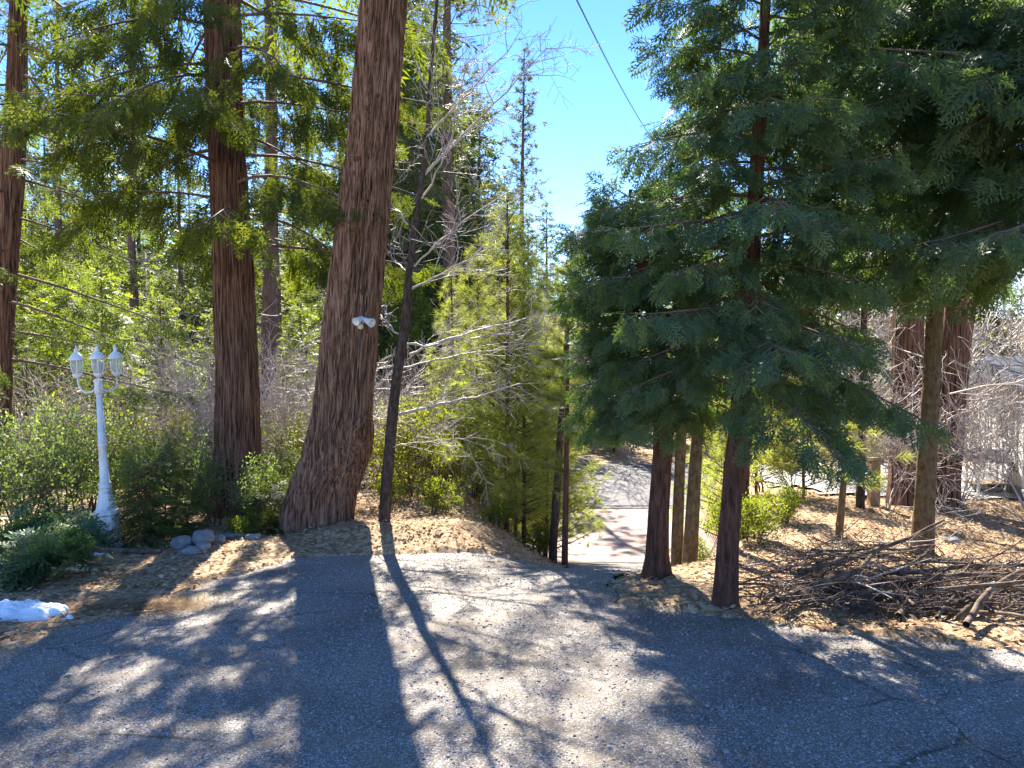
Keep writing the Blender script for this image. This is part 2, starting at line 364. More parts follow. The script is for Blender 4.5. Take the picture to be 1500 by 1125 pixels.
M['concrete'] = noise_mat('sandy_concrete', [(.3, (.26, .17, .12)), (.5, (.33, .25, .20)), (.7, (.40, .33, .28))], 1.3, 8, .85, (1, 1, 1), .3, .01)

def ground_mat():
    m, nt, N, L, P = newmat('forest_litter')
    tc = N.new('ShaderNodeTexCoord')
    v = N.new('ShaderNodeTexVoronoi'); v.inputs['Scale'].default_value = 26; L.new(tc.outputs['Object'], v.inputs['Vector'])
    nz = N.new('ShaderNodeTexNoise'); nz.inputs['Scale'].default_value = 14; nz.inputs['Detail'].default_value = 8; nz.inputs['Roughness'].default_value = .75; L.new(tc.outputs['Object'], nz.inputs['Vector'])
    big = N.new('ShaderNodeTexNoise'); big.inputs['Scale'].default_value = .55; big.inputs['Detail'].default_value = 6; L.new(tc.outputs['Object'], big.inputs['Vector'])
    sep = N.new('ShaderNodeSeparateColor'); L.new(v.outputs['Color'], sep.inputs[0])
    r1 = ramp(N, [(0, (.22, .145, .085)), (.4, (.38, .27, .165)), (.75, (.52, .40, .26)), (1, (.62, .50, .35))]); L.new(sep.outputs[0], r1.inputs[0])
    r2 = ramp(N, [(.28, (.38, .30, .24)), (.46, (.9, .88, .85)), (.7, (1.1, 1.06, 1.0))]); L.new(nz.outputs[0], r2.inputs[0])
    mx = N.new('ShaderNodeMix'); mx.data_type = 'RGBA'; mx.blend_type = 'MULTIPLY'; mx.inputs[0].default_value = 1; L.new(r1.outputs[0], mx.inputs[6]); L.new(r2.outputs[0], mx.inputs[7])
    rb = ramp(N, [(.35, (0, 0, 0)), (.65, (1, 1, 1))]); L.new(big.outputs[0], rb.inputs[0])
    m2 = N.new('ShaderNodeMix'); m2.data_type = 'RGBA'; m2.blend_type = 'MULTIPLY'; L.new(rb.outputs[0], m2.inputs[0]); L.new(mx.outputs[2], m2.inputs[6]); m2.inputs[7].default_value = (.85, .76, .66, 1)
    L.new(m2.outputs[2], P.inputs['Base Color']); P.inputs['Roughness'].default_value = .9; P.inputs['Specular IOR Level'].default_value = .15
    b = N.new('ShaderNodeBump'); b.inputs['Strength'].default_value = .6; b.inputs['Distance'].default_value = .015; L.new(nz.outputs[0], b.inputs['Height']); L.new(b.outputs[0], P.inputs['Normal'])
    return m
M['ground'] = ground_mat()

# ------------------------------------------------------------------ ground, drive, road
def axis(breaks):
    out = [breaks[0][0]]
    for (a, s0), (b, s1) in zip(breaks[:-1], breaks[1:]):
        n = max(1, int(abs(b - a) / ((s0 + s1) / 2))); t = np.linspace(0, 1, n + 1)[1:]
        if abs(s1 - s0) > 1e-6: t = (np.exp(t * math.log(s1 / s0)) - 1) / (s1 / s0 - 1)
        out += list(a + (b - a) * t)
    return np.array(out)
def sheet(name, xs, ys, zf, mat, keep=None):
    X, Y = np.meshgrid(xs, ys); V = np.stack([X.ravel(), Y.ravel(), zf(X.ravel(), Y.ravel())], 1)
    nx = len(xs); i = np.arange(len(ys) - 1)[:, None] * nx + np.arange(nx - 1)[None]; i = i.ravel()
    Q = np.stack([i, i + 1, i + nx + 1, i + nx], 1)
    if keep is not None:
        c = V[Q].mean(1); Q = Q[keep(c[:, 0], c[:, 1])]
        used = np.unique(Q); mp = np.zeros(len(V), int); mp[used] = np.arange(len(used)); V = V[used]; Q = mp[Q]
    me = mesh_np(name, V, Q=Q, smooth=True); return tag(obj(name, me, mat), kind='structure')
gx = axis([(-300, 25), (-30, 1.5), (-10, .25), (-5, .07), (6, .07), (10, .25), (30, 1.5), (300, 25)])
gy = axis([(-15, 1), (2, .15), (4.5, .06), (10.5, .07), (13, .15), (24, .4), (45, 2), (400, 25)])
sheet('ground', gx, gy, Hg, M['ground'])
dx = np.arange(-9.5, 12, .05); dy = np.arange(-5, 12.3, .05)
sheet('driveway', dx, dy, Hd, M['asphalt'], lambda x, y: (drive_mask(x, y)[0] > .03))
sheet('concrete_apron', np.arange(-4, 6, .1), np.arange(12.3, 23.5, .1), lambda x, y: H0(x, y) + .004, M['concrete'], lambda x, y: (x > apron_l(y)) & (x < apron_r(y)))
sheet('road', axis([(-60, 3), (0, .5), (60, 3)]), np.arange(23.5, 33.01, .5), lambda x, y: H0(x, y) + .008, M['road'])
sheet('gravel_yard', np.arange(4.6, 16, .2), np.arange(12.1, 17.2, .2), lambda x, y: Hg(x, y) + .035 + 0 * x, M['gravel'],
      lambda x, y: (y > 12.3 + .35 * fbm(x, y, 0, 3, 9) + .0 * x) & (x > 4.8 + .4 * fbm(y, x, 0, 3, 2)))

# ------------------------------------------------------------------ foliage templates
def spray_template(lat=13, sub=3, seed=0, w=.034):
    r = random.Random(seed); V = []; F = []
    def kite(p, d, l, wd):
        d = d / np.linalg.norm(d); n = np.array([-d[1], d[0], 0]); i = len(V)
        m = p + d * l * .45
        z = np.array([0, 0, r.uniform(-.03, .03)])
        V.extend([p, m + n * wd + z, p + d * l + z * 2, m - n * wd + z]); F.extend([(i, i + 1, i + 2), (i, i + 2, i + 3)])
    def dz(x): return -.22 * x * x
    kite(np.array([0, 0, 0.]), np.array([1, 0, -.2]), 1.0, w * .6)
    for k in range(lat):
        t = .08 + .88 * k / lat; sd = 1 if k % 2 else -1
        p = np.array([t, 0, dz(t)]); L = (.50 * (1 - t) + .12) * r.uniform(.8, 1.2) * min(1, .45 + 2.2 * t)
        a = sd * math.radians(r.uniform(36, 52)); d = np.array([math.cos(a), math.sin(a), r.uniform(-.28, .02)])
        kite(p, d, L, w)
        for q in range(sub):
            s = .3 + .55 * q / max(1, sub - 1) if sub > 1 else .5
            a2 = a + (1 if q % 2 else -1) * math.radians(r.uniform(28, 45)) ; d2 = np.array([math.cos(a2), math.sin(a2), r.uniform(-.3, .05)])
            kite(p + d / np.linalg.norm(d) * L * s, d2, L * .5 * r.uniform(.7, 1.2), w * .8)
    return np.array(V), np.array(F)
def tuft_template(n=22, seed=0, w=.02, spread=1.1):
    r = np.random.default_rng(seed); V = []; F = []
    for k in range(n):
        a = r.uniform(0, 2 * math.pi); e = r.uniform(.15, spread)
        d = np.array([math.cos(e), math.sin(e) * math.cos(a), math.sin(e) * math.sin(a)]); s = np.cross(d, r.normal(size=3)); s /= np.linalg.norm(s)
        p = np.array([r.uniform(-.25, .15), 0, 0]); l = r.uniform(.7, 1.05); i = len(V)
        V.extend([p + s * w, p - s * w, p + d * l]); F.append((i, i + 1, i + 2))
    return np.array(V), np.array(F)
SPRAY_HI = [spray_template(13, 3, k) for k in range(3)]
SPRAY_MD = [spray_template(11, 1, k + 5, .034) for k in range(3)]
SPRAY_LO = [spray_template(5, 1, k + 9, .085) for k in range(2)]
TUFT = [tuft_template(26, k, .016) for k in range(2)]
TUFT_FAR = [tuft_template(15, k + 4, .045, 1.3) for k in range(2)]
LEAF = [(np.array([[0, 0, 0], [.5, .30, .06], [1, 0, -.03], [.5, -.30, .06]]), np.array([[0, 1, 2], [0, 2, 3]]))]

def foliage(name, temps, items, mat, parent):
    """items: list of (pos, dir, normal, scale)"""
    Vs = []; Ts = []; Rs = []; off = 0
    P = np.array([i[0] for i in items]); X = np.array([i[1] for i in items]); Nn = np.array([i[2] for i in items]); S = np.array([i[3] for i in items])
    g = np.random.default_rng(len(items)); pick = g.integers(0, len(temps), len(items)); rv = np.clip(g.normal(.45, .28, len(items)), 0, 1)
    for k, (tv, tf) in enumerate(temps):
        s = pick == k
        if not s.any(): continue
        V, T, r = stamp(tv, tf, P[s], X[s], Nn[s], S[s], rv[s]); Vs.append(V); Ts.append(T + off); Rs.append(r); off += len(V)
    me = mesh_np(name, np.concatenate(Vs), np.concatenate(Ts), rnd=np.concatenate(Rs))
    return obj(name, me, mat, parent)
def wood(name, S, mat, parent, n=4):
    V, Q = segs_mesh(S, n); o = obj(name, mesh_np(name, V, Q=Q, smooth=True), mat, parent)
    if parent is not None and name in ('branches', 'stems'): o['kind'] = 'stuff'
    return o

def trunk_mesh(name, zs, cx, cy, rad, nth, nz, amp, ridges, seed, flare=0.0, holes=(), burl=None, zfine=None):
    """round trunk through given centres, bark ridges as relief"""
    z = np.linspace(zs[0], zs[-1], nz) if zfine is None else np.concatenate([np.linspace(zs[0], zfine, nz), np.linspace(zfine, zs[-1], nz // 3)[1:]])
    nz = len(z)
    th = np.linspace(0, 2 * math.pi, nth, endpoint=False); TH, Z = np.meshgrid(th, z)
    cxx = np.interp(Z, zs, cx); cyy = np.interp(Z, zs, cy); rr = np.interp(Z, zs, rad)
    warp = .5 * vnoise(np.cos(TH) * 1.6, np.sin(TH) * 1.6, Z * .55, seed)
    if burl is not None:
        bth, bz, bs = burl; dth = (TH - bth + math.pi) % (2 * math.pi) - math.pi
        g = np.exp(-((dth / .8) ** 2 + ((Z - bz) / bs) ** 2)); warp = warp + g * 1.1 * np.sin((Z - bz) / bs * 1.7)
    c, s = np.cos(TH + warp * .45), np.sin(TH + warp * .45); k = ridges / 6.28
    n1 = 1 - np.abs(vnoise(c * k * 1.0, s * k * 1.0, Z * .9, seed + 1)) * 2
    n2 = 1 - np.abs(vnoise(c * k * 2.3, s * k * 2.3, Z * 2.0, seed + 2)) * 2
    n3 = vnoise(c * k * 5, s * k * 5, Z * 9, seed + 3)
    d = amp * (n1 * .6 + n2 * .45 + n3 * .22)
    if flare:
        hb = np.maximum(Z - zs[0], 0); lob = .5 + .5 * np.sin(TH * 5 + 1.3 * seed + 1.2 * vnoise(c * 2, s * 2, 0, seed + 9))
        d = d + flare * np.exp(-hb / .28) * lob * rr
    for (hth, hz, hr) in holes:
        dth = ((TH - hth + math.pi) % (2 * math.pi) - math.pi) * rr; d = d - .07 * np.exp(-((dth / hr) ** 2 + ((Z - hz) / hr) ** 2) ** 2)
    rr = rr + d
    V = np.stack([cxx + rr * np.cos(TH), cyy + rr * np.sin(TH), Z], -1).reshape(-1, 3)
    i = (np.arange(nz - 1)[:, None] * nth + np.arange(nth)[None]); j = np.arange(nz - 1)[:, None] * nth + (np.arange(nth)[None] + 1) % nth
    Q = np.stack([i.ravel(), j.ravel(), (j + nth).ravel(), (i + nth).ravel()], 1)
    return mesh_np(name, V, Q=Q, smooth=True)

def perp(d, a):
    d = d / (np.linalg.norm(d) + 1e-9); ref = np.array([0, 0, 1.]) if abs(d[2]) < .95 else np.array([1., 0, 0])
    x = np.cross(d, ref); x /= np.linalg.norm(x); y = np.cross(d, x); return math.cos(a) * x + math.sin(a) * y

def cedar_crown(seed, cfun, z0, z1, radf, nb, scale, pitch=(.25, -.15), droop=.35, hang=.3, az=None, sec_step=.17, per=3, bare=0.15, jit=.85):
    """boughs of a cedar. cfun(z) -> trunk centre (x,y); radf(z) -> bough length. returns wood segments, spray items"""
    r = random.Random(seed); S = []; items = []; golden = 2.399
    for b in range(nb):
        f = (b + r.random()) / nb; z = z0 + (z1 - z0) * f
        a = b * golden + r.uniform(-.4, .4)
        if az is not None: a = az[0] + (r.random() - .5) * az[1] if r.random() < az[2] else a
        L = radf(z) * r.uniform(.7, 1.12); c = cfun(z); p = np.array([c[0], c[1], z])
        hd = np.array([math.cos(a), math.sin(a), 0]); pt = pitch[0] * f + pitch[1] * (1 - f) + r.uniform(-.12, .12); dr = droop * r.uniform(.6, 1.3)
        pts = []
        n = 8
        side = np.array([-hd[1], hd[0], 0]); bend = r.uniform(-.18, .18)
        for k in range(n + 1):
            t = k / n; pts.append(p + hd * L * t + side * bend * L * t * t + np.array([0, 0, L * (pt * t - dr * t * t + .10 * t ** 4)]))
        r0 = .006 + .008 * L
        for k in range(n): S.append((*pts[k], *pts[k + 1], r0 * (1 - .85 * k / n), r0 * (1 - .85 * (k + 1) / n)))
        t = bare + .05; sd = 1
        while t < 1.0:
            k = min(n - 1, int(t * n)); q = pts[k] + (pts[k + 1] - pts[k]) * (t * n - k); d = pts[k + 1] - pts[k]; d = d / np.linalg.norm(d)
            for sd in (1, -1):
                an = sd * math.radians(r.uniform(38, 68)); d2 = d * math.cos(an) + side * math.sin(an) + np.array([0, 0, r.uniform(-.25, .12)]); d2 /= np.linalg.norm(d2)
                l2 = (.42 * L * (1 - t) + .14) * r.uniform(.6, 1.15)
                e = q + d2 * l2 + np.array([0, 0, -.18 * l2 - hang * .35 * l2])
                S.append((*q, *e, .0045, .002))
                m = max(2, int(l2 / (.36 * scale)) + per - 2)
                for i in range(m):
                    u = (i + .5 * r.random()) / m; pos = q + (e - q) * (.12 + .88 * u)
                    an2 = r.choice((-1, 1)) * r.uniform(.1, .8); dd = (e - q) / (np.linalg.norm(e - q) + 1e-9)
                    sv = np.cross(dd, [0, 0, 1.]); dd = dd * math.cos(an2) + sv * math.sin(an2) + np.array([0, 0, -hang * r.uniform(.5, 1.6) + .1])
                    nn = np.array([r.gauss(0, jit), r.gauss(0, jit), 1.0]) if hang < .7 else np.array([r.gauss(0, 1), r.gauss(0, 1), .3])
                    items.append((pos, dd, nn, scale * r.uniform(.65, 1.25)))
            t += sec_step / L * r.uniform(.75, 1.25)
        items.append((pts[-1], pts[-1] - pts[-2] + np.array([0, 0, .02]), np.array([r.gauss(0, .3), r.gauss(0, .3), 1]), scale * 1.1))
    return S, items

def grow(r, p, d, L, rad, lev, maxlev, S, tips, wig=.25, up=.05, kids=(3, 5), ang=(25, 60), ratio=.62, nseg=4, rmin=.0015):
    p = np.array(p, float); d = np.array(d, float); d /= np.linalg.norm(d); pts = [p]
    for k in range(nseg):
        d = d + np.array([r.gauss(0, wig), r.gauss(0, wig), r.gauss(0, wig * .7) + up]) * .6; d /= np.linalg.norm(d)
        q = p + d * L / nseg; r1 = max(rmin, rad * (1 - .6 * (k + 1) / nseg)); r0 = max(rmin, rad * (1 - .6 * k / nseg))
        S.append((*p, *q, r0, r1)); p = q; pts.append(p)
    if lev >= maxlev: tips.append((p, d)); return
    nk = r.randint(*kids)
    for i in range(nk):
        t = .25 + .75 * (i + r.random()) / nk; k = min(nseg - 1, int(t * nseg)); q = pts[k] + (pts[k + 1] - pts[k]) * min(1, t * nseg - k)
        a = math.radians(r.uniform(*ang)); dd = pts[k + 1] - pts[k]; dd = dd / np.linalg.norm(dd)
        nd = dd * math.cos(a) + perp(dd, r.uniform(0, 6.28)) * math.sin(a)
        grow(r, q, nd, L * ratio * r.uniform(.7, 1.2), max(rmin, rad * .5 * (1.1 - .4 * t)), lev + 1, maxlev, S, tips, wig, up, kids, ang, ratio, nseg, rmin)
    grow(r, p, d, L * ratio, max(rmin, rad * .42), lev + 1, maxlev, S, tips, wig, up, kids, ang, ratio, nseg, rmin)

def leaf_cluster(r, tips, n, spread, size):
    it = []
    for p, d in tips:
        for k in range(n):
            o = np.array([r.gauss(0, spread), r.gauss(0, spread), r.gauss(0, spread)])
            dd = d * .7 + np.array([r.gauss(0, .7), r.gauss(0, .7), r.gauss(.25, .6)]); nn = np.array([r.gauss(0, .9), r.gauss(0, .9), r.gauss(.6, .7)])
            it.append((p + o - d * abs(r.gauss(0, spread * 1.3)), dd, nn, size * r.uniform(.65, 1.25)))
    return it

# ------------------------------------------------------------------ the big cedars on the left
def tree_from_outline(name, label, rows, base_v, mat, top_z, top_r, nth, nz, amp, ridges, seed, flare, lean=(0, 0), depth=None, holes=(), burl=None, zfine=None, sink=.12):
    vb, lb, rb = rows[-1]; d = depth or G((lb + rb) / 2, base_v)[1]
    zs = []; cx = []; rad = []
    for v, l, rr in rows[::-1]:
        p = at((l + rr) / 2, v, d); w = (rr - l) / FPX * p[1] / 2; zs.append(p[2]); cx.append(p[0]); rad.append(w)
    base = np.array([cx[0], d, h1(cx[0], d)])
    zs = [base[2] - sink] + [z for z in zs if z > base[2] - sink + .02]; k = len(cx) - len(zs) + 1; cx = [cx[0]] + cx[k:]; rad = [rad[0]] + rad[k:]
    dxz = (cx[-1] - cx[-3]) / (zs[-1] - zs[-3])
    zs.append(top_z); cx.append(cx[-1] + dxz * .5 * (top_z - zs[-2])); rad.append(top_r)
    cy = [0 + lean[1] * (z - zs[0]) for z in zs]
    t = thing(name, label, 'tree', base)
    zl = [z - base[2] for z in zs]; cl = [c - base[0] for c in cx]
    hl = []
    for (u, v, hr) in holes:
        p = at(u, v, d); zz = p[2] - base[2]; ccx = np.interp(zz, zl, cl); rr_ = np.interp(zz, zl, rad); sx = max(-.9, min(.9, (p[0] - base[0] - ccx) / rr_)); hl.append((-math.acos(sx), zz, hr))
    bl = None
    if burl: p = at(burl[0], burl[1], d); bl = (-.75, p[2] - base[2], burl[2])
    obj('trunk', trunk_mesh('trunk', zl, cl, cy, rad, nth, nz, amp, ridges, seed, flare, hl, bl, (zfine - base[2]) if zfine else None), mat, t)
    return t, base, (lambda z: (np.interp(z, zl, cl), np.interp(z, zl, cy))), (lambda z: float(np.interp(z, zl, rad)))

holesBig = [(545, 170, .022), (546, 182, .018), (556, 98, .018), (530, 240, .03), (545, 238, .02), (525, 262, .02), (541, 258, .018), (551, 320, .016), (533, 362, .024), (545, 300, .02), (527, 380, .018), (560, 150, .018), (549, 130, .02), (535, 430, .016)]
rows3 = [(0, 533, 593), (200, 515, 576), (375, 491, 560), (490, 476, 549), (580, 466, 541), (610, 462, 541), (640, 453, 542), (664, 447, 540), (690, 437, 531), (720, 425, 521), (745, 419, 517), (768, 414, 516)]
big, bigB, bigC, bigR = tree_from_outline('cedar_tree', 'massive leaning cedar trunk with gnarled bulging base and floodlight fixed to its bark', rows3, 765, M['bark_big'], 26, .12, 420, 300, .046, 58, 3, .10,
                                          holes=holesBig, burl=(528, 650, .28), zfine=7.2)
S, it = cedar_crown(31, bigC, 8.0, 24, lambda z: max(.6, 3.6 * (1 - (z - 6) / 22)), 46, .62, pitch=(.2, -.1), droop=.35, hang=.6, sec_step=.36, per=2)
wood('branches', S, M['twig_dark'], big); foliage('crown', SPRAY_MD, it, M['cedar_hang'], big)

rows2 = [(0, 302, 348), (200, 308, 354), (375, 315, 367), (560, 319, 376), (640, 318, 378), (700, 316, 380), (755, 308, 386)]
lt, ltB, ltC, ltR = tree_from_outline('cedar_tree', 'straight dark cedar trunk rising out of blue-green shrubs with drooping boughs above', rows2, 752, M['bark_red'], 24, .08, 300, 220, .03, 52, 5, .10, zfine=7.2)
S, it = cedar_crown(12, ltC, 3.7, 7.5, lambda z: 2.7, 26, .30, pitch=(-.05, .15), droop=.42, hang=.95, sec_step=.24, per=3, bare=.25)
S2, it2 = cedar_crown(13, ltC, 7.2, 22, lambda z: max(.5, 3.4 * (1 - (z - 5) / 20)), 40, .6, pitch=(.2, -.1), droop=.38, hang=.8, sec_step=.36, per=2)
wood('branches', S + S2, M['twig_dark'], lt); o = foliage('crown', SPRAY_HI, it, M['cedar_hang'], lt)
foliage('upper_crown', SPRAY_MD, it2, M['cedar_hang'], lt)

rows1 = [(0, 17, 38), (120, 12, 38), (250, 3, 34), (375, -8, 24), (500, -16, 16), (640, -22, 12), (720, -25, 10)]
fl, flB, flC, flR = tree_from_outline('cedar_tree', 'dark cedar with long bare lower branches behind the white lamp post shrubs', rows1, 735, M['bark_red'], 20, .07, 160, 160, .014, 46, 8, .1, depth=12.5)
S, it = cedar_crown(17, flC, 2.2, 7.5, lambda z: 2.5, 30, .34, pitch=(-.25, -.05), droop=.2, hang=.35, sec_step=.26, per=2, bare=.3)
S2, it2 = cedar_crown(18, flC, 7.2, 19, lambda z: max(.5, 2.8 * (1 - (z - 5) / 16)), 32, .6, pitch=(.2, -.1), droop=.38, hang=.8, sec_step=.36, per=2)
wood('branches', S + S2, M['twig_dark'], fl); foliage('crown', SPRAY_MD, it, M['fir_leaf'], fl); foliage('upper_crown', SPRAY_MD, it2, M['cedar_hang'], fl)

# things on the big trunk ------------------------------------------------------------
def on_trunk(u, v, off=0.0):
    d = bigB[1]
    for _ in range(4):
        p = at(u, v, d); c = bigC(p[2] - bigB[2]); rr = bigR(p[2] - bigB[2]); s = max(-.95, min(.95, (p[0] - bigB[0] - c[0]) / rr)); d = bigB[1] + c[1] - rr * math.sqrt(1 - s * s)
    p[1] -= off; return p
p = on_trunk(528, 470, .0)
t = thing('floodlight', 'white twin-head floodlight with yellowed sensor mounted on the massive leaning trunk', 'light', p)
MB().lathe([(.045, 0), (.045, .02), (.03, .03)], 14).build('mounting_plate', M['white'], t).rotation_euler = (math.pi / 2, 0, 0)
MB().lathe([(.018, -.05), (.028, -.045), (.032, .0), (.045, .06), (.05, .075), (.046, .075), (.03, .04)], 14).build('lamp_head', M['white'], t, True, (.0, -.06, .015)).rotation_euler = (2.0, 0, -.5)
MB().lathe([(.018, -.06), (.03, -.055), (.034, .0), (.052, .08), (.056, .095), (.05, .095), (.034, .05)], 14).build('lamp_head', M['white'], t, True, (.085, -.06, .0)).rotation_euler = (1.9, 0, .95)
MB().tube([(0, -.01, .03), (.03, -.04, .04), (.07, -.05, .02)], .011, 8).build('arm', M['white'], t, True)
MB().lathe([(.022, -.03), (.034, -.02), (.036, .01), (.028, .03)], 12).build('sensor', M['cream'], t, True, (.012, -.06, -.07)).rotation_euler = (1.8, 0, 0)
pts = [on_trunk(u, v, .045) for u, v in ((528, 482), (526, 520), (523, 560), (520, 590), (516, 620), (513, 650), (508, 680), (500, 705), (497, 735), (498, 748))]
tag(MB().tube(pts, .003, 6).build('power_cable', M['pole'], None, True), 'thin pale cable running down the bark of the massive leaning trunk', 'cable')
p = on_trunk(499, 752, .015)
t = thing('outlet_box', 'small grey outlet box at the foot of the massive leaning trunk', 'box', p)
MB().box((0, 0, 0), (.055, .04, .085)).build('box', M['grey_box'], t); MB().box((0, -.023, .005), (.045, .008, .06)).build('cover', M['grey_box'], t); MB().tube([(0, 0, -.04), (0, .0, -.19)], .008).build('conduit', M['grey_box'], t)
pts = []
for k in range(26):
    a = 2 * math.pi * k / 25; zz = at(512, 491, bigB[1])[2]; c = bigC(zz - bigB[2]); rr = bigR(zz - bigB[2]) + .02; pts.append((bigB[0] + c[0] + rr * math.cos(a), bigB[1] + c[1] + rr * math.sin(a), zz + .008 * math.sin(3 * a)))
tag(MB().tube(pts, .004, 5).build('wire_loop', M['wire'], None), 'thin wire looped round the massive leaning trunk below the floodlight', 'wire')

# ------------------------------------------------------------------ bare oak beside the big trunk
ob = G(562, 765); od = ob[1]
rows = [(0, 638, 642), (100, 629, 634), (200, 623, 629), (300, 609, 617), (400, 594, 604), (480, 586, 599), (560, 573, 587), (640, 564, 580), (700, 559, 575), (768, 554, 571)]
t, oB, oC, oR = tree_from_outline('oak_tree', 'slender bare oak with crooked leafless limbs beside the massive leaning trunk', rows, 765, M['bark_grey'], 7.2, .012, 40, 160, .005, 22, 21, .12, depth=od)
r = random.Random(5); S = []; tips = []
limbs = [((582, 607), (640, 598), (712, 572), (800, 560), .02), ((600, 520), (640, 500), (740, 470), (850, 455), .016), ((598, 505), (640, 508), (720, 490), (800, 480), .014), ((592, 540), (630, 520), (700, 520), (770, 505), .012),
         ((600, 425), (640, 400), (690, 385), (740, 350), .016), ((616, 260), (650, 225), (720, 165), (800, 70), .022), ((622, 200), (660, 165), (720, 110), (765, 40), .016), ((600, 330), (570, 300), (555, 260), (545, 200), .012),
         ((626, 130), (600, 80), (590, 30), (575, -30), .012), ((610, 300), (655, 240), (670, 180), (680, 100), .014), ((598, 400), (570, 380), (560, 350), (540, 330), .01), ((590, 500), (570, 470), (545, 450), (525, 440), .012), ((575, 620), (560, 610), (545, 612), (530, 620), .009), ((604, 390), (650, 350), (700, 300), (770, 270), .014), ((570, 660), (600, 640), (640, 650), (690, 640), .008)]
for a, b, c, e, w in limbs:
    S = []; tips = []
    lf = e[0] < a[0] - 20
    dd = [0, r.uniform(-.25, .1), r.uniform(-.5, .2), r.uniform(-.8, .4)] if not lf else [0, .35, .8, 1.2]; P4 = [at(q[0], q[1], od + dd[i]) - oB for i, q in enumerate((a, b, c, e))]
    n = 12; pr = None
    for k in range(n + 1):
        s = k / n; q = (1 - s) ** 3 * P4[0] + 3 * (1 - s) ** 2 * s * P4[1] + 3 * (1 - s) * s * s * P4[2] + s ** 3 * P4[3] + np.array([r.gauss(0, .012), r.gauss(0, .02), r.gauss(0, .012)])
        if pr is not None:
            S.append((*pr, *q, w * (1 - .8 * (k - 1) / n), w * (1 - .8 * k / n)))
            if k > 1:
                d0 = q - pr; d0 /= np.linalg.norm(d0); an = math.radians(r.uniform(25, 60)); nd = d0 * math.cos(an) + perp(d0, r.uniform(0, 6.28)) * math.sin(an)
                grow(r, q, nd, r.uniform(.25, .6), w * .35, 0, 2, S, tips, .3, .03, (2, 4), (25, 60), .6, 3, .0024)
        pr = q
    wood('limb', S, M['twig_pale'], t, 4)

# ------------------------------------------------------------------ cedars on the right
def young_cedar(label, base, rows, d, H, radf, nb, seed, z0, sc, az=None, mat='cedar_leaf', pitch=(.75, -.05), droop=.34, temps=None, step=.15, top_r=.012, hang=.28, per=3):
    zs = [-.1]; cx = [0.0]; cy = [0.0]; rad = [None]
    for v, c, w in rows: q = at(c, v, d); zs.append(q[2] - base[2]); cx.append(q[0] - base[0]); cy.append(0); rad.append(w / FPX * d / 2)
    rad[0] = rad[1] * 1.15; k = (cx[-1] - cx[1]) / (zs[-1] - zs[1])
    zs.append(H); cx.append(cx[-1] + k * (H - zs[-2]) * .4); cy.append(0); rad.append(top_r)
    t = thing('cedar_tree', label, 'tree', base)
    obj('trunk', trunk_mesh('trunk', zs, cx, cy, rad, 48, 150, .007, 26, seed, .35), M['bark_young'], t)
    cf = lambda z: (np.interp(z, zs, cx), 0.0)
    S, it = cedar_crown(seed, cf, z0, H * .99, radf, nb, sc, pitch, droop, hang, az, step, per)
    wood('branches', S, M['twig_dark'], t); foliage('crown', temps or SPRAY_HI, it, M[mat], t); return t
b5 = G(1062, 884)
young_cedar('dense young cedar with reddish trunk standing beside the brush pile', b5, [(880, 1062, 32), (800, 1066, 29), (700, 1074, 27), (600, 1084, 25), (420, 1098, 24), (200, 1112, 18), (0, 1122, 13)], b5[1], 7.6,
            lambda z: np.interp(z, [0, 1.0, 1.7, 3, 5, 7.6], [.85, 1.15, 1.36, 1.22, .9, .15]), 116, 41, 1.75, .19, step=.13, hang=.42)
b6 = G(963, 844)
young_cedar('dark-trunked young cedar with flared base at the rim of the downhill drive', b6, [(840, 963, 37), (815, 963, 31), (750, 965, 29), (640, 972, 27), (540, 968, 24), (420, 950, 18), (330, 925, 10)], b6[1], 3.55,
            lambda z: np.interp(z, [0, 1.0, 2, 3, 3.55], [.5, .62, .78, .6, .25]), 56, 43, 1.5, .19, az=(math.pi, 2.2, .45), step=.12, hang=.42)
b7 = gxy(1585, 6.9)
young_cedar('large spreading cedar whose dark boughs overhang the brush pile', b7, [(900, 1585, 60), (400, 1600, 50), (0, 1610, 40)], b7[1], 9.5,
            lambda z: np.interp(z, [0, 2.4, 3.4, 6, 9.5], [1.6, 2.5, 3.0, 2.5, .3]), 78, 47, 3.05, .25, az=(math.pi * 1.06, 2.3, .85), pitch=(.35, -.02), droop=.22, step=.16, hang=.55)

def plain_trunk_tree(name, label, rows, d, mat, H, seed, cat='tree', nth=32, amp=.006, flare=.2, base=None, branches=None, group=None, ridges=18):
    v0, c0, w0 = rows[0]
    x0 = at(c0, v0, d)[0]; base = np.array([x0, d, h1(x0, d)])
    zs = [-.1]; cx = [0]; rad = [w0 / FPX * d / 2]
    for v, c, w in rows:
        q = at(c, v, d); z = q[2] - base[2]
        if z > zs[-1] + .02: zs.append(z); cx.append(q[0] - base[0]); rad.append(w / FPX * d / 2)
    if H > zs[-1] + .1: k = (cx[-1] - cx[0]) / (zs[-1] - zs[0]); zs.append(H); cx.append(cx[-1] + k * (H - zs[-2])); rad.append(max(.01, rad[-1] * .2))
    t = thing(name, label, cat, base, 0, group)
    obj('trunk', trunk_mesh('trunk', zs, cx, [0] * len(zs), rad, nth, 110, amp, ridges, seed, flare), mat, t)
    return t, base, (lambda z: (np.interp(z, zs, cx), 0.0)), zs

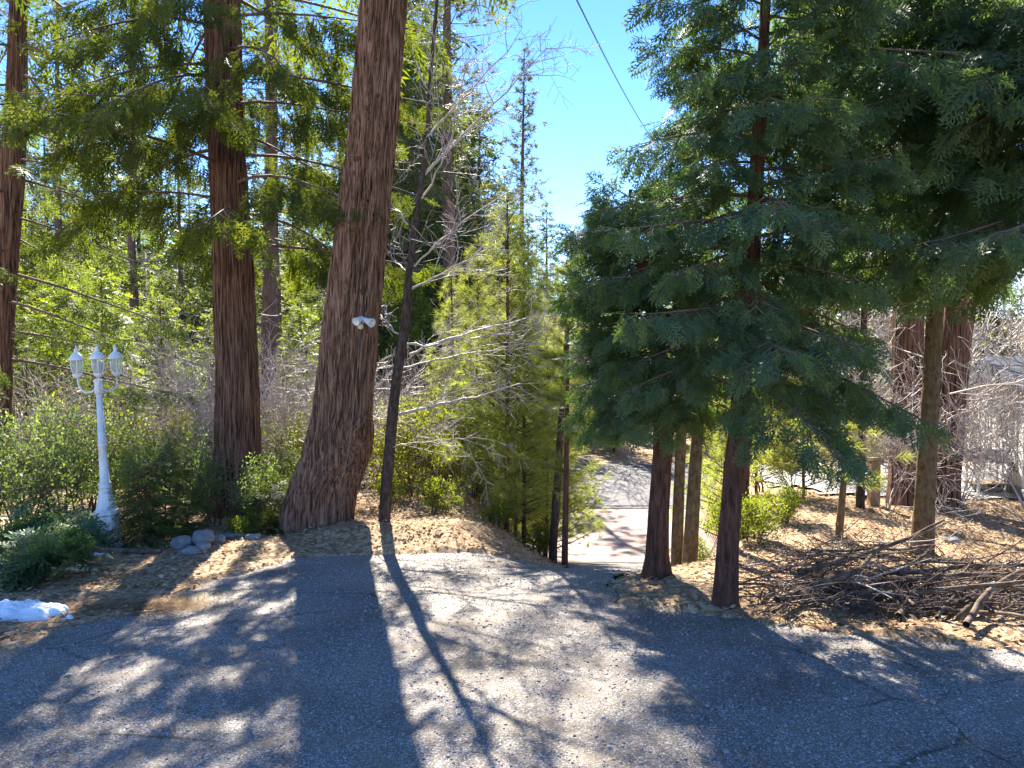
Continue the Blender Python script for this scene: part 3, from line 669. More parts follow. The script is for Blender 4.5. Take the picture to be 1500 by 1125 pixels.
# right-hand trunks: lichen trunk, two old trunks, slim trunks behind the second cedar
g9 = G(1350, 812)
t, B, cf, _ = plain_trunk_tree('bare_tree', 'slim lichen-brown leaning trunk standing in sunlit litter behind the brush pile', [(812, 1350, 29), (700, 1356, 25), (600, 1362, 23), (480, 1369, 21), (200, 1385, 16)], g9[1], M['bark_moss'], 6.0, 61, amp=.009, ridges=26, nth=48)
r = random.Random(8); S = []; tp = []
for k in range(12):
    z = 1.2 + k * .38; c = cf(z); a = r.uniform(0, 6.28); grow(r, (c[0], c[1], z), (math.cos(a), math.sin(a), .15), r.uniform(.5, .9), .012, 0, 3, S, tp, .35, .0, (2, 3), (25, 65), .62, 3, .002)
wood('branches', S, M['twig_pale'], t, 3)
for lab, rows, d, sd in (('broad reddish old cedar trunk behind the long-needled pine seedling', [(752, 1325, 50), (700, 1326, 44), (560, 1328, 41), (430, 1331, 40), (0, 1336, 34)], 11.6, 63), ('broad reddish old cedar trunk leaning towards the white building', [(752, 1380, 48), (700, 1382, 44), (560, 1393, 42), (430, 1407, 40), (0, 1432, 33)], 11.4, 64)):
    t, B, cf, _ = plain_trunk_tree('cedar_tree', lab, rows, d, M['bark_red'], 18, sd, nth=90, amp=.014, flare=.12)
    S, it = cedar_crown(sd, cf, 5.2, 17, lambda z: max(.4, 2.3 * (1 - (z - 4) / 15)), 34, .5, pitch=(.2, -.1), droop=.38, hang=.8, sec_step=.34, per=2)
    wood('branches', S, M['bark_red'], t); foliage('crown', SPRAY_LO, it, M['cedar_hang'], t)
slim = [('thin tan trunk just behind the dark-trunked cedar', [(785, 992, 17), (660, 997, 15), (500, 1002, 12)], 9.5, 'bark_moss', 6), ('tilted tan trunk between the two young cedars', [(822, 1010, 21), (690, 1018, 18), (520, 1030, 13)], 8.3, 'bark_moss', 5.5),
        ('thin brown trunk close behind the reddish cedar trunk', [(800, 1088, 13), (690, 1092, 12), (500, 1098, 9)], 9.0, 'bark_young', 5), ('thin blackened trunk beside the tan fence post', [(750, 1260, 12), (655, 1262, 11), (450, 1266, 9)], 11.2, 'bark_grey', 5.5),
        ('short reddish pine stem at the end of the bank', [(812, 827, 9), (720, 829, 8), (640, 830, 6)], 9.0, 'bark_young', 3.1), ('dark leaning stem behind the short reddish pine stem', [(800, 810, 12), (700, 817, 11), (560, 826, 8)], 10.2, 'bark_grey', 4.2)]
slim_roots = []
for i, (lab, rows, d, mt, Hh) in enumerate(slim):
    t, B, cf, zs = plain_trunk_tree('slim_tree', lab, rows, d, M[mt], Hh, 70 + i, nth=20, amp=.004)
    r = random.Random(90 + i); S = []; it = []
    green = i in (0, 1, 4, 5)
    for k in range(26 if green else 12):
        z = Hh * r.uniform(.42 if i != 4 else .35, .99); c = cf(z); a = r.uniform(0, 6.28); L = (.25 + .8 * (1 - z / Hh)) * r.uniform(.6, 1.1)
        d0 = np.array([math.cos(a), math.sin(a), r.uniform(0, .4)]); p = np.array([c[0], c[1], z])
        for q in range(4):
            e = p + d0 * L / 4; S.append((*p, *e, .006 * (1 - q / 5), .006 * (1 - (q + 1) / 5))); p = e; d0 = d0 + np.array([r.gauss(0, .15), r.gauss(0, .15), r.gauss(.02, .1)])
            if green:
                for w in range(4): it.append((p - d0 * L / 4 * r.random(), d0 + np.array([r.gauss(0, .6), r.gauss(0, .6), r.gauss(.2, .4)]), np.array([r.gauss(0, 1), r.gauss(0, 1), 1]), r.uniform(.11, .17)))
    wood('branches', S, M['twig_dark'], t, 3)
    if green: foliage('crown', TUFT, it, M['young_pine'], t)

# ------------------------------------------------------------------ forest prototypes
def pine_proto(name, label, H, r0, crown0, radf, nwh, per, sc, seed, leafmat, barkmat, temps, ntuft=3, pitch=(.5, -.25), dead=0, group=None):
    t = thing(name, label, 'tree', (0, 0, 0), 0, group)
    zs = [-.4, 0, H * .5, H]; obj('trunk', trunk_mesh('trunk', zs, [0, 0, .01 * H, .004 * H], [0, 0, .006 * H, 0], [r0 * 1.1, r0, r0 * .6, .012], 16, 60, r0 * .07, 10, seed, .2), M[barkmat], t)
    r = random.Random(seed); S = []; it = []
    for k in range(nwh):
        f = k / (nwh - 1); z = crown0 + (H - crown0) * f ** .9
        for j in range(per):
            a = k * 1.3 + j * 6.283 / per + r.uniform(-.4, .4); L = radf(f) * r.uniform(.55, 1.15); zz = z + r.uniform(-.2, .2)
            if zz > H: continue
            hd = np.array([math.cos(a), math.sin(a), 0]); pt = pitch[0] * f + pitch[1] * (1 - f) + r.uniform(-.15, .15); cx = .012 * H * min(zz, H - zz) / H * 2
            pts = [np.array([cx, 0, zz]) + hd * L * s + np.array([0, 0, L * (pt * s + .18 * s * s)]) for s in (0, .35, .7, 1)]
            w = .006 + .012 * L
            for q in range(3): S.append((*pts[q], *pts[q + 1], w * (1 - .3 * q), w * (.7 - .3 * q)))
            if r.random() < dead * (1 - f): continue
            nt = max(2, int(ntuft * L / .3))
            for q in range(nt):
                s = .25 + .75 * (q + r.random()) / nt; i = min(2, int(s * 3)); p = pts[i] + (pts[i + 1] - pts[i]) * min(1., max(0, s * 3 - i)); o = np.array([r.gauss(0, .13), r.gauss(0, .13), r.gauss(0, .07)]) * L * .9
                it.append((p + o, hd + np.array([r.gauss(0, .5), r.gauss(0, .5), r.gauss(.15, .4)]), np.array([r.gauss(0, .5), r.gauss(0, .5), 1]), sc * r.uniform(.7, 1.25)))
    it.append((np.array([0, 0, H - .1]), np.array([0, 0, 1.]), np.array([1., 0, 0]), sc))
    wood('branches', S, M['twig_dark'], t, 3); foliage('crown', temps, it, M[leafmat], t); return t

LB = {'tall': 'tall ponderosa pine with tufted open crown in the forest beyond the road', 'fir': 'dense conical fir in the forest behind the bare thickets', 'cedar': 'broad bright green conifer in the forest behind the bare thickets', 'small': 'young slender conifer filling the forest edge'}
pA = pine_proto('pine_tree', 'tall sparse pine with a pointed top standing alone against open sky', 18, .17, 5.5, lambda f: 1.45 * (1 - f) ** .7 + .2, 34, 4, .30, 101, 'pine_leaf', 'bark_pine', TUFT_FAR, 2.4, dead=.3)
pB = pine_proto('pine_tree', 'tall ponderosa pine rising out of frame behind the bare oak', 24, .25, 7.5, lambda f: 2.2 * (1 - f) ** .6 + .3, 32, 4, .34, 102, 'pine_leaf', 'bark_pine', TUFT_FAR, 1.7, dead=.4)
pC = pine_proto('fir_tree', LB['fir'], 15, .17, 1.0, lambda f: 2.4 * (1 - f) + .15, 46, 6, .48, 103, 'fir_leaf', 'bark_grey', SPRAY_LO, 2.6, (.3, -.3), group='conical firs of the background forest')
pD = pine_proto('conifer_tree', LB['cedar'], 13, .16, 1.6, lambda f: 2.5 * math.sin(min(1, (1 - f) * 1.3 + .05) * 1.5) + .15, 38, 6, .46, 104, 'broad', 'bark_red', SPRAY_LO, 2.4, (.4, -.2), group='broad conifers of the background forest')
pE = pine_proto('young_pine', 'long-needled young pine in bright sun behind the bank', 4.6, .035, .5, lambda f: .75 * (1 - f) + .12, 22, 5, .17, 105, 'young_pine', 'bark_young', TUFT, 5, (.7, .25), group='young pines behind the bank')
pF = pine_proto('young_conifer', LB['small'], 7.5, .07, .8, lambda f: 1.3 * (1 - f) + .15, 30, 5, .36, 106, 'fir_leaf', 'bark_grey', SPRAY_LO, 3, (.4, -.1), group='young conifers at the forest edge')

def zone(u, d):
    if d < 12.5 and u < 450: return 'among the shrubs behind the lamp post' if u < 230 else 'behind the row of rocks' if u < 330 else 'at the foot of the straight dark cedar'
    if u < 300: return 'behind the lamp post'
    if u < 480: return 'between the straight dark cedar and the massive leaning trunk'
    if u < 600: return 'seen past the massive leaning trunk and the bare oak'
    if u < 825: return 'behind the bank beside the bare oak' if d < 20 else 'behind the young pines of the bank'
    if u < 1000: return 'beyond the road at the foot of the drive'
    if u < 1250: return 'behind the dense young cedar'
    return 'near the broad reddish old trunks' if u < 1420 else 'in front of the white building' if d < 14 else 'by the white building'
KIND = {}
def put(proto, u, d, sc, label=None, group=None, first=[set()]):
    kind = KIND.get(proto.name.split('.')[0])
    if kind and not label: label = kind + ' ' + zone(u, d); group = (kind + 's ' + zone(u, d)).replace(' shrubs s ', ' shrubs ')
    p = gxy(u, d); p[2] -= .05; rz = R.uniform(0, 6.28)
    if id(proto) not in first[0]:
        first[0].add(id(proto)); proto.location = tuple(p); proto.rotation_euler = (0, 0, rz); proto.scale = (sc,) * 3
        if label: proto['label'] = label
        if group: proto['group'] = group
        return proto
    return clone(proto, p, rz, sc, label, group)
KIND.update({'fir_tree': 'dense conical fir', 'conifer_tree': 'broad bright green conifer', 'young_pine': 'long-needled young pine', 'young_conifer': 'slender young conifer', 'manzanita_shrub': 'rounded blue-green shrub', 'leafy_shrub': 'backlit yellow-green shrub', 'bare_shrub': 'leafless pale-twigged shrub', 'green_shrub': 'low bright green shrub'})
put(pA, 770, 34, 1.0)
put(pB, 664, 26, 1.05)
GT = 'ponderosa pines of the background forest'
for u, d, sc, lab in ((388, 19, .82, 'grey pine trunk directly right of the straight dark cedar'), (414, 24, .72, 'thinner pine trunk beside the grey pine trunk'), (206, 26, .75, 'pine trunk standing just in front of the pale utility pole'), (506, 42, .85, None), (692, 50, .9, None), (100, 32, .9, None), (150, 44, 1.0, None), (585, 38, .95, None), (262, 30, .6, None), (440, 54, 1.0, None), (30, 36, 1.0, None), (620, 48, 1.1, None), (1250, 44, .95, None), (1400, 40, .9, None), (1120, 50, .8, None), (-80, 28, .9, None)):
    put(pB, u, d, sc, lab or 'tall tufted ponderosa pine ' + zone(u, d), None if lab else 'ponderosa pines ' + zone(u, d))
for u, d, sc in ((612, 32, 1.15), (645, 38, 1.2), (470, 36, .55), (715, 44, .72), (560, 46, 1.0), (340, 34, .7), (180, 36, .7), (60, 34, .7), (700, 56, .8), (830, 50, .5), (900, 46, .6), (960, 52, .8), (1040, 44, .9), (1180, 40, .9), (1330, 42, .9), (1440, 48, 1.0), (420, 50, .8), (520, 60, .6), (120, 58, 1.0), (770, 62, .5), (860, 64, .55), (300, 64, 1.0), (1100, 66, 1.0), (1250, 60, 1.1), (-50, 50, 1.0), (1560, 54, 1.1), (220, 76, 1.1), (640, 74, 1.2), (800, 84, .7), (930, 80, .8), (1400, 76, 1.2), (40, 70, 1.1), (380, 84, 1.1)):
    put(pC, u, d, sc)
for u, d, sc in ((150, 19, .46), (235, 23, .5), (90, 24, .55), (440, 20, .42), (320, 27, .5), (20, 20, .5), (640, 26, .4), (500, 38, .5), (680, 40, .55), (740, 42, .48), (800, 45, .42), (870, 42, .42), (930, 44, .5), (1000, 40, .6), (1080, 38, .65), (1150, 36, .6), (1230, 36, .62), (1310, 34, .6), (1460, 36, .7), (580, 54, .7), (200, 42, .7), (400, 62, .8), (1380, 52, .9)):
    put(pD, u, d, sc)
for u, d, sc in ((742, 10.6, 1.02), (768, 10.9, .93), (755, 11.6, .9), (790, 13.5, 1.05), (700, 12.4, .95), (812, 12.0, .9), (660, 14, .9), (800, 11.4, .75), (1180, 12, .7), (1060, 11.5, .8), (1110, 13, .75)):
    put(pE, u, d, sc)
for u, d, sc in ((520, 18, .6), (760, 37, .9), (450, 16.5, .45), (400, 29, .9), (280, 19, .5), (190, 18, .45), (100, 19, .5), (820, 38, .9), (900, 37, .9), (1130, 18, .45), (1210, 21, .6), (1300, 26, .6), (1440, 28, .7), (980, 36, .9), (40, 17, .45), (590, 26, .8), (350, 22, .6), (1080, 25, .7)):
    put(pF, u, d, sc)
for u, d, sc in ((60, 26, .5), (130, 28, .55), (290, 30, .55), (350, 30, .5), (460, 28, .5), (500, 30, .45), (180, 32, .6), (420, 34, .55), (240, 36, .6), (540, 34, .55), (620, 34, .5), (20, 30, .6), (100, 40, .7), (310, 42, .7), (460, 44, .65)):
    put(pD, u, d, sc)
for u, d, sc in ((600, 36, 1.45), (640, 40, 1.5), (680, 46, 1.3), (560, 52, 1.5), (725, 60, .95), (450, 40, .8), (360, 44, 1.2), (280, 40, .9), (210, 48, 1.2), (130, 44, 1.1), (70, 40, 1.1), (10, 44, 1.2), (400, 66, 1.3), (240, 58, 1.3), (170, 66, 1.4), (90, 56, 1.3), (530, 66, .9), (660, 60, 1.5)):
    put(pC, u, d, sc)
for u, d, sc in ((50, 30, .75), (110, 34, .8), (170, 29, .7), (270, 33, .75), (390, 36, .75), (450, 32, .6), (600, 29, .6), (680, 33, .6), (720, 36, .6), (540, 40, .75)):
    put(pD, u, d, sc)
for u, d, sc in ((705, 42, 1.2), (738, 46, 1.0), (772, 48, .85), (590, 44, 1.6), (500, 48, 1.2), (462, 54, 1.3), (800, 50, .92), (845, 54, .85), (885, 50, .72), (745, 52, .95)):
    put(pC, u, d, sc)
# long-needled seedling on the right
t, B, cf, _ = plain_trunk_tree('pine_seedling', 'small pine seedling with brown stem and long needle tufts in sunlit litter', [(795, 1228, 11), (700, 1236, 9), (620, 1240, 6)], G(1230, 795)[1], M['bark_moss'], 1.45, 81, nth=14, amp=.003)
r = random.Random(4); it = []; S = []
for k in range(16):
    z = r.uniform(.5, 1.4); c = cf(z); a = r.uniform(-.6, 3.6); L = r.uniform(.15, .7); d0 = np.array([math.cos(a), -abs(math.sin(a)) * .5, .05]); p = np.array([c[0], 0, z]); e = p + d0 * L; S.append((*p, *e, .005, .003))
    for q in range(3): it.append((e - d0 * .05 * q, d0 + np.array([0, 0, .2]), np.array([0, 0.3, 1.]), .16))
wood('branches', S, M['bark_moss'], t, 4); foliage('needles', TUFT, it, M['young_pine'], t)

# ------------------------------------------------------------------ shrubs
def shrub_proto(name, label, cat, seed, Hh, nstem, maxlev, leafmat, stemmat, nleaf, size, spread, group=None, wig=.28, rad=.016, up=.1, ratio=.64, tilt=.55):
    t = thing(name, label, cat, (0, 0, 0), 0, group); r = random.Random(seed); S = []; tips = []
    for k in range(nstem):
        a = r.uniform(0, 6.28); ti = r.uniform(.1, tilt); grow(r, (.08 * math.cos(a), .08 * math.sin(a), -.05), (math.sin(ti) * math.cos(a), math.sin(ti) * math.sin(a), math.cos(ti)), Hh * .42 * r.uniform(.75, 1.15), rad, 0, maxlev, S, tips, wig, up, (2, 3), (22, 52), ratio, 4, .0022 if leafmat else .0042)
    wood('stems', S, M[stemmat], t, 4 if leafmat else 3)
    if leafmat: foliage('leaves', LEAF, leaf_cluster(r, [q for q in tips if r.random() < .62], int(nleaf * 1.45), spread, size), M[leafmat], t)
    return t
LM = 'blue-green rounded shrub with dark stems among the shrubs by the lamp post'
sA = shrub_proto('manzanita_shrub', LM, 'shrub', 201, 1.75, 5, 3, 'manz', 'stem', 11, .05, .06, 'blue-green shrubs by the lamp post', rad=.02)
sB = shrub_proto('leafy_shrub', 'yellow-green backlit shrub on top of the bank behind the bare oak', 'shrub', 202, 1.9, 6, 3, 'yellow', 'stem', 9, .055, .07, 'yellow-green shrubs behind the bank')
sC = shrub_proto('bare_shrub', 'leafless shrub with a haze of pale sunlit twigs', 'shrub', 203, 3.4, 7, 4, None, 'twig_pale', 0, 0, 0, 'bare pale thickets', .3, .014, .02, .66, .8)
sD = shrub_proto('green_shrub', 'low bright green leafy shrub at the edge of the litter', 'shrub', 204, 1.0, 7, 3, 'broad', 'stem', 10, .05, .05, 'low green shrubs')
for u, d, sc in ((28, 8.9, .95), (80, 9.6, 1.0), (-30, 9.2, 1.0), (262, 10.3, .85), (310, 9.9, .72), (372, 10.0, .62), (215, 10.8, .8), (118, 10.8, 1.05), (405, 10.6, .6), (175, 12, 1.0), (350, 9.6, .5), (50, 12.5, 1.1), (290, 12.4, .9), (395, 11.8, .8)):
    put(sA, u, d, sc)
for u, d, sc in ((610, 11.0, .8), (650, 11.4, .85), (690, 11.8, .8), (600, 12.8, 1.0), (660, 13.4, 1.0), (715, 13.2, .85), (550, 12.6, .9), (640, 15, 1.1), (440, 13.2, .9), (410, 12.6, .8), (250, 13.8, 1.0), (150, 14.2, 1.0), (60, 14.6, 1.1), (330, 14.2, 1.0), (560, 15.5, 1.1), (790, 14, .8), (480, 15, 1.0), (1120, 13.2, .75), (1170, 12.4, .6), (1210, 14.5, .8), (1290, 15, .8), (1060, 14, .8)):
    put(sB, u, d, sc)
for u, d, sc in ((240, 13, .95), (290, 14.2, 1.0), (200, 14.8, 1.05), (430, 13.2, .95), (455, 11.9, .85), (400, 15, 1.0), (520, 13.5, 1.0), (610, 14.4, 1.05), (570, 12.2, .8), (1400, 11.2, .8), (1300, 11.0, .7), (1545, 9.7, 1.0), (1350, 12.6, .9), (690, 16, 1.0), (740, 17, .9), (30, 13.4, .9), (340, 16, 1.1), (1415, 15.5, 1.1)):
    put(sC, u, d, sc)
for u, d, sc, w in ((815, 36, 2.7, 'beside the lone pointed pine'), (865, 37, 2.4, 'above the young conifers across the road'), (1460, 15.2, 1.9, 'above the white building'), (1345, 14.6, 1.7, 'behind the broad reddish old trunks')):
    o = put(sC, u, d, sc, 'tall leafless tree with a haze of pale twigs ' + w, 'tall leafless trees'); o.name = 'bare_tree'; o['category'] = 'tree'
for u, d, sc in ((640, 9.95, .62), (730, 10.1, .55), (1105, 8.4, .62), (1075, 9.2, .75), (1150, 9.4, .6), (790, 10.4, .6), (375, 9.3, .42), (400, 9.5, .4), (440, 9.75, .36), (570, 10.6, .5), (1020, 9.6, .55), (345, 9.15, .36)):
    put(sD, u, d, sc)
# small cedar seedlings by the lamp post
def seedling(label, u, d, Hh, seed, w=.45):
    b = gxy(u, d); t = thing('cedar_seedling', label, 'seedling', b); r = random.Random(seed)
    MB().tube([(0, 0, -.05), (.01, 0, Hh * .5), (.0, .01, Hh)], [.014, .009, .003], 6).build('stem', M['stem'], t)
    S, it = cedar_crown(seed, lambda z: (0, 0), .06, Hh, lambda z: w * (1 - z / Hh * .8), 30, .17, (.6, .15), .15, .1, None, .09, 2); wood('branches', S, M['stem'], t, 3); foliage('crown', SPRAY_MD, it, M['fir_leaf'], t)
seedling('feathery cedar seedling right beside the lamp post base', 208, 8.75, .95, 301)
seedling('second feathery cedar seedling between lamp post and rocks', 238, 9.2, 1.0, 302)
seedling('low spreading cedar seedling at the foot of the straight dark cedar', 395, 9.6, .5, 303, .5)

# ------------------------------------------------------------------ lamp post
lb = G(160, 802)
lamp = thing('lamp_post', 'white three-lantern lamp post leaning slightly among the shrubs', 'lamp post', (lb[0], lb[1], lb[2] - .03)); lamp.rotation_euler = (0, math.radians(-2.6), 0); lamp.scale = (.84, .84, 1)
MB().lathe([(.185, 0), (.185, .05), (.17, .10), (.155, .32), (.15, .40)], 16, flute=.05).build('base', M['white'], lamp)
MB().lathe([(.15, .40), (.165, .41), (.165, .43), (.15, .44), (.155, .455), (.135, .47), (.085, .66), (.075, .70)], 16, flute=.03).build('pedestal', M['white'], lamp)
MB().lathe([(.150, .399), (.1535, .400), (.1535, .408), (.150, .409)], 24).build('band', M['black'], lamp)
MB().lathe([(.075, .70), (.085, .705), (.085, .725), (.07, .735), (.08, .75), (.08, .765), (.062, .775), (.052, 1.18), (.060, 1.185), (.060, 1.20), (.052, 1.205), (.052, 1.22), (.060, 1.225), (.06, 1.235), (.05, 1.24), (.036, 1.78)], 20).build('shaft', M['white'], lamp, True)
MB().lathe([(.036, 1.76), (.06, 1.78), (.062, 1.80), (.055, 1.81), (.055, 1.90), (.065, 1.915), (.06, 1.93), (.03, 1.945)], 12, flute=.08).build('collar', M['white'], lamp)
for a in (-60, 60, 180):
    a = math.radians(a); ca, sa = math.cos(a), math.sin(a); rr = .27
    lan = MB().tube([(ca * x, sa * x, z) for x, z in ((.04, 1.83), (.10, 1.795), (.17, 1.79), (.23, 1.82), (.265, 1.88), (rr, 1.95))], .013, 8).build('lantern_arm', M['white'], lamp, True)
    c = (ca * rr, sa * rr, 1.95)
    MB().lathe([(.02, 0), (.045, .02), (.062, .035), (.066, .05), (.05, .055)], 12, c).build('lantern_cup', M['white'], lan, True)
    MB().lathe([(.05, .053), (.074, .10), (.08, .15), (.074, .205)], 12, c).build('lantern_glass', M['glass'], lan, True)
    for k in range(6):
        q = k * math.pi / 3; MB().tube([(c[0] + math.cos(q) * x, c[1] + math.sin(q) * x, c[2] + z) for x, z in ((.052, .05), (.076, .10), (.083, .15), (.076, .21))], .0055, 5).build('lantern_rib', M['white'], lan)
    MB().lathe([(.09, .205), (.102, .21), (.10, .222), (.078, .25), (.045, .285), (.026, .295), (.022, .31), (.028, .325), (.012, .345), (.004, .375)], 14, c).build('lantern_cap', M['white'], lan, True)
    MB().lathe([(.014, .05), (.02, .08), (.022, .12), (.012, .15)], 8, c).build('bulb', M['cream'], lan, True)

# ------------------------------------------------------------------ rocks, snow, cut boughs, edging
def rock(u, v, w, hh, seed, label, name='rock'):
    b = G(u, v); s = w / FPX * b[1]; nth, nph = 22, 12; V = []
    th = np.linspace(0, 2 * math.pi, nth, endpoint=False); ph = np.linspace(-math.pi / 2, math.pi / 2, nph); TH, PH = np.meshgrid(th, ph)
    X = np.cos(PH) * np.cos(TH); Y = np.cos(PH) * np.sin(TH); Z = np.sin(PH); n = 1 + .22 * fbm(X * 1.6 + seed, Y * 1.6, Z * 1.6, 3, seed)
    V = np.stack([X * n * s / 2, Y * n * s * .4, Z * n * hh / FPX * b[1] * .62], -1).reshape(-1, 3)
    i = (np.arange(nph - 1)[:, None] * nth + np.arange(nth)[None]).ravel(); j = (np.arange(nph - 1)[:, None] * nth + (np.arange(nth)[None] + 1) % nth).ravel()
    o = obj(name, mesh_np(name, V, Q=np.stack([i, j, j + nth, i + nth], 1), smooth=True), M['rock'], None, (b[0], b[1], b[2] + hh / FPX * b[1] * .38))
    o.rotation_euler = (0, 0, seed); tag(o, label, 'rock'); return o
rock(267, 803, 32, 18, 1, 'grey rounded rock nearest the edging log end'); rock(298, 797, 38, 20, 2, 'largest pale grey boulder in the little rock row'); rock(280, 812, 30, 12, 3, 'flat tan rock in front of the boulders')
rock(297, 808, 24, 13, 4, 'small pale rock in front of the largest boulder'); rock(322, 795, 20, 12, 5, 'small bluish rock beside the largest boulder'); rock(345, 787, 38, 9, 6, 'long low slab at the end of the rock row'); rock(372, 790, 26, 8, 7, 'dark low stone half buried past the slab')
rock(885, 884, 26, 9, 11, 'dark stone at the broken edge of the drive'); rock(872, 878, 20, 8, 12, 'tan stone at the broken edge of the drive'); rock(1395, 795, 24, 8, 13, 'grey stone lying in sunlit litter beyond the lichen trunk')
def snow_patch(name, label, u, v, lx, ly, hh, seed):
    b = G(u, v); xs = np.linspace(-1.25, 1.25, 70); ys = np.linspace(-1.25, 1.25, 50); X, Y = np.meshgrid(xs, ys); rr = np.sqrt(X ** 2 + Y ** 2) * (1 + .28 * fbm(X * 1.7 + seed, Y * 1.7, 0, 3, seed))
    wx = X * lx + b[0]; wy = Y * ly + b[1]; Z = Hg(wx.ravel(), wy.ravel()).reshape(X.shape) - b[2] + hh * np.sqrt(np.clip(1 - rr, 0, 1)) * (1 + .3 * fbm(X * 4, Y * 4, 0, 3, seed + 3)) - .04 * (rr > 1) - .01
    V = np.stack([X * lx, Y * ly, Z], -1).reshape(-1, 3); nx = 70; i = (np.arange(49)[:, None] * nx + np.arange(69)[None]).ravel(); Q = np.stack([i, i + 1, i + nx + 1, i + nx], 1)
    Q = Q[(rr.ravel()[Q].min(1) < 1.02)]; used = np.unique(Q); mp = np.zeros(len(V), int); mp[used] = np.arange(len(used))
    tag(obj(name, mesh_np(name, V[used], Q=mp[Q], smooth=True), M['snow'], None, b), label, 'snow')
snow_patch('snow_patch', 'smooth mound of old snow lying on the litter beside the drive', 30, 905, .42, .20, .13, 3)
snow_patch('snow_patch', 'thin strip of snow behind the edging log at the lamp post foot', 140, 812, .24, .10, .03, 5)
snow_patch('snow_patch', 'broken snow showing under the cut cedar boughs', 62, 832, .5, .16, .11, 8)
def cut_bough(label, pts_px, seed, n, sc=.3):
    P = [G(u, v) + np.array([0, 0, .06 + .1 * (i % 2)]) for i, (u, v) in enumerate(pts_px)]; b = P[0].copy(); t = thing('cut_cedar_bough', label, 'bough', b); r = random.Random(seed); S = []; it = []
    for i in range(len(P) - 1):
        S.append((*(P[i] - b), *(P[i + 1] - b), .014, .010))
        for k in range(n):
            s = r.random(); q = P[i] + (P[i + 1] - P[i]) * s - b; d = P[i + 1] - P[i]; d /= np.linalg.norm(d); an = r.uniform(-1.3, 1.3); sv = np.array([-d[1], d[0], 0]); d2 = d * math.cos(an) + sv * math.sin(an) + np.array([0, 0, r.uniform(-.1, .55)])
            q = q + np.array([r.gauss(0, .06), r.gauss(0, .10), abs(r.gauss(0, .07))]); it.append((q, d2, np.array([r.gauss(0, .6), r.gauss(0, .6), 1]), sc * r.uniform(.7, 1.3)))
    wood('stem', S, M['stem'], t, 6); foliage('sprays', SPRAY_HI, it, M['cedar_leaf'], t)
cut_bough('fresh cut cedar bough lying over snow by the lamp post', [(5, 838), (70, 822), (140, 800)], 3, 60)
cut_bough('fallen cedar bough lying nearest the snow mound', [(150, 838), (95, 845), (30, 856)], 4, 50)
cut_bough('cedar bough heaped behind the other cut boughs', [(-20, 812), (45, 806), (110, 785)], 6, 60)
lg = [G(u, v) + np.array([0, 0, .03]) for u, v in ((135, 812), (160, 811), (185, 811), (210, 812), (236, 812))]
tag(MB().tube([p - lg[0] for p in lg], [.03, .033, .03, .03, .024], 9).build('edging_log', M['dead'], None, True, lg[0]), 'thin edging log lying from the lamp post foot towards the rocks', 'log')
lg = [G(u, v) + np.array([0, 0, .04]) for u, v in ((235, 780), (255, 776), (280, 773), (305, 772))]
tag(MB().tube([p - lg[0] for p in lg], [.03, .035, .03, .02], 9).build('fallen_branch', M['dead'], None, True, lg[0]), 'pale fallen branch on the ground behind the rocks', 'branch')

# ------------------------------------------------------------------ brush pile
def heap(x, y):
    c = gxy(1290, 6.7); return .27 * math.exp(-((x - c[0]) / 1.15) ** 2 - ((y - c[1]) / .55) ** 2)
r = random.Random(21)
GB = 'cut branches of the brush pile'
def stick(L, rad, x, y, a, tilt, lab, mat, forks=1, name='dead_branch', grp=GB):
    z = h1(x, y) + rad + heap(x, y) * r.uniform(.15, 1.0); S = []; d = np.array([math.cos(a) * math.cos(tilt), math.sin(a) * math.cos(tilt), math.sin(tilt)]); p = -d * L / 2; n = 7; tp = []
    for k in range(n):
        d = d + np.array([r.gauss(0, .10), r.gauss(0, .10), r.gauss(0, .06)]); d /= np.linalg.norm(d); q = p + d * L / n
        wz = h1(x + q[0], y + q[1]) - z + rad * .7
        if q[2] < wz: q[2] = wz
        S.append((*p, *q, rad * (1 - .55 * k / n), rad * (1 - .55 * (k + 1) / n)))
        if forks and k > 1 and r.random() < .3 * forks:
            nd = d * .8 + perp(d, r.uniform(0, 6.28)) * .6; e = q + nd * L * r.uniform(.1, .25); e[2] = max(e[2], wz); S.append((*q, *e, rad * .4, rad * .15))
        p = q
    o = wood(name, S, mat, None, 7); o.location = (x, y, z); tag(o, lab, 'branch', grp); return o
for k in range(28):
    u = r.gauss(1340, 85); v = r.uniform(855, 905); b = G(min(1560, max(1180, u)), v); stick(r.uniform(.7, 1.6), r.uniform(.010, .034), b[0], b[1], r.gauss(.05, .55), r.uniform(-.1, .14), 'thick grey-brown limb lying in the brush pile', M['dead'])
for k in range(46):
    u = r.uniform(1120, 1530); v = r.uniform(835, 890); b = G(u, v); stick(r.uniform(.6, 1.5), r.uniform(.007, .014), b[0], b[1], r.gauss(-.1, .7), r.uniform(-.05, .35), 'thin stick poking out of the brush pile', M['dead'] if k % 3 else M['twig_pale'], 2, grp='thin sticks of the brush pile')
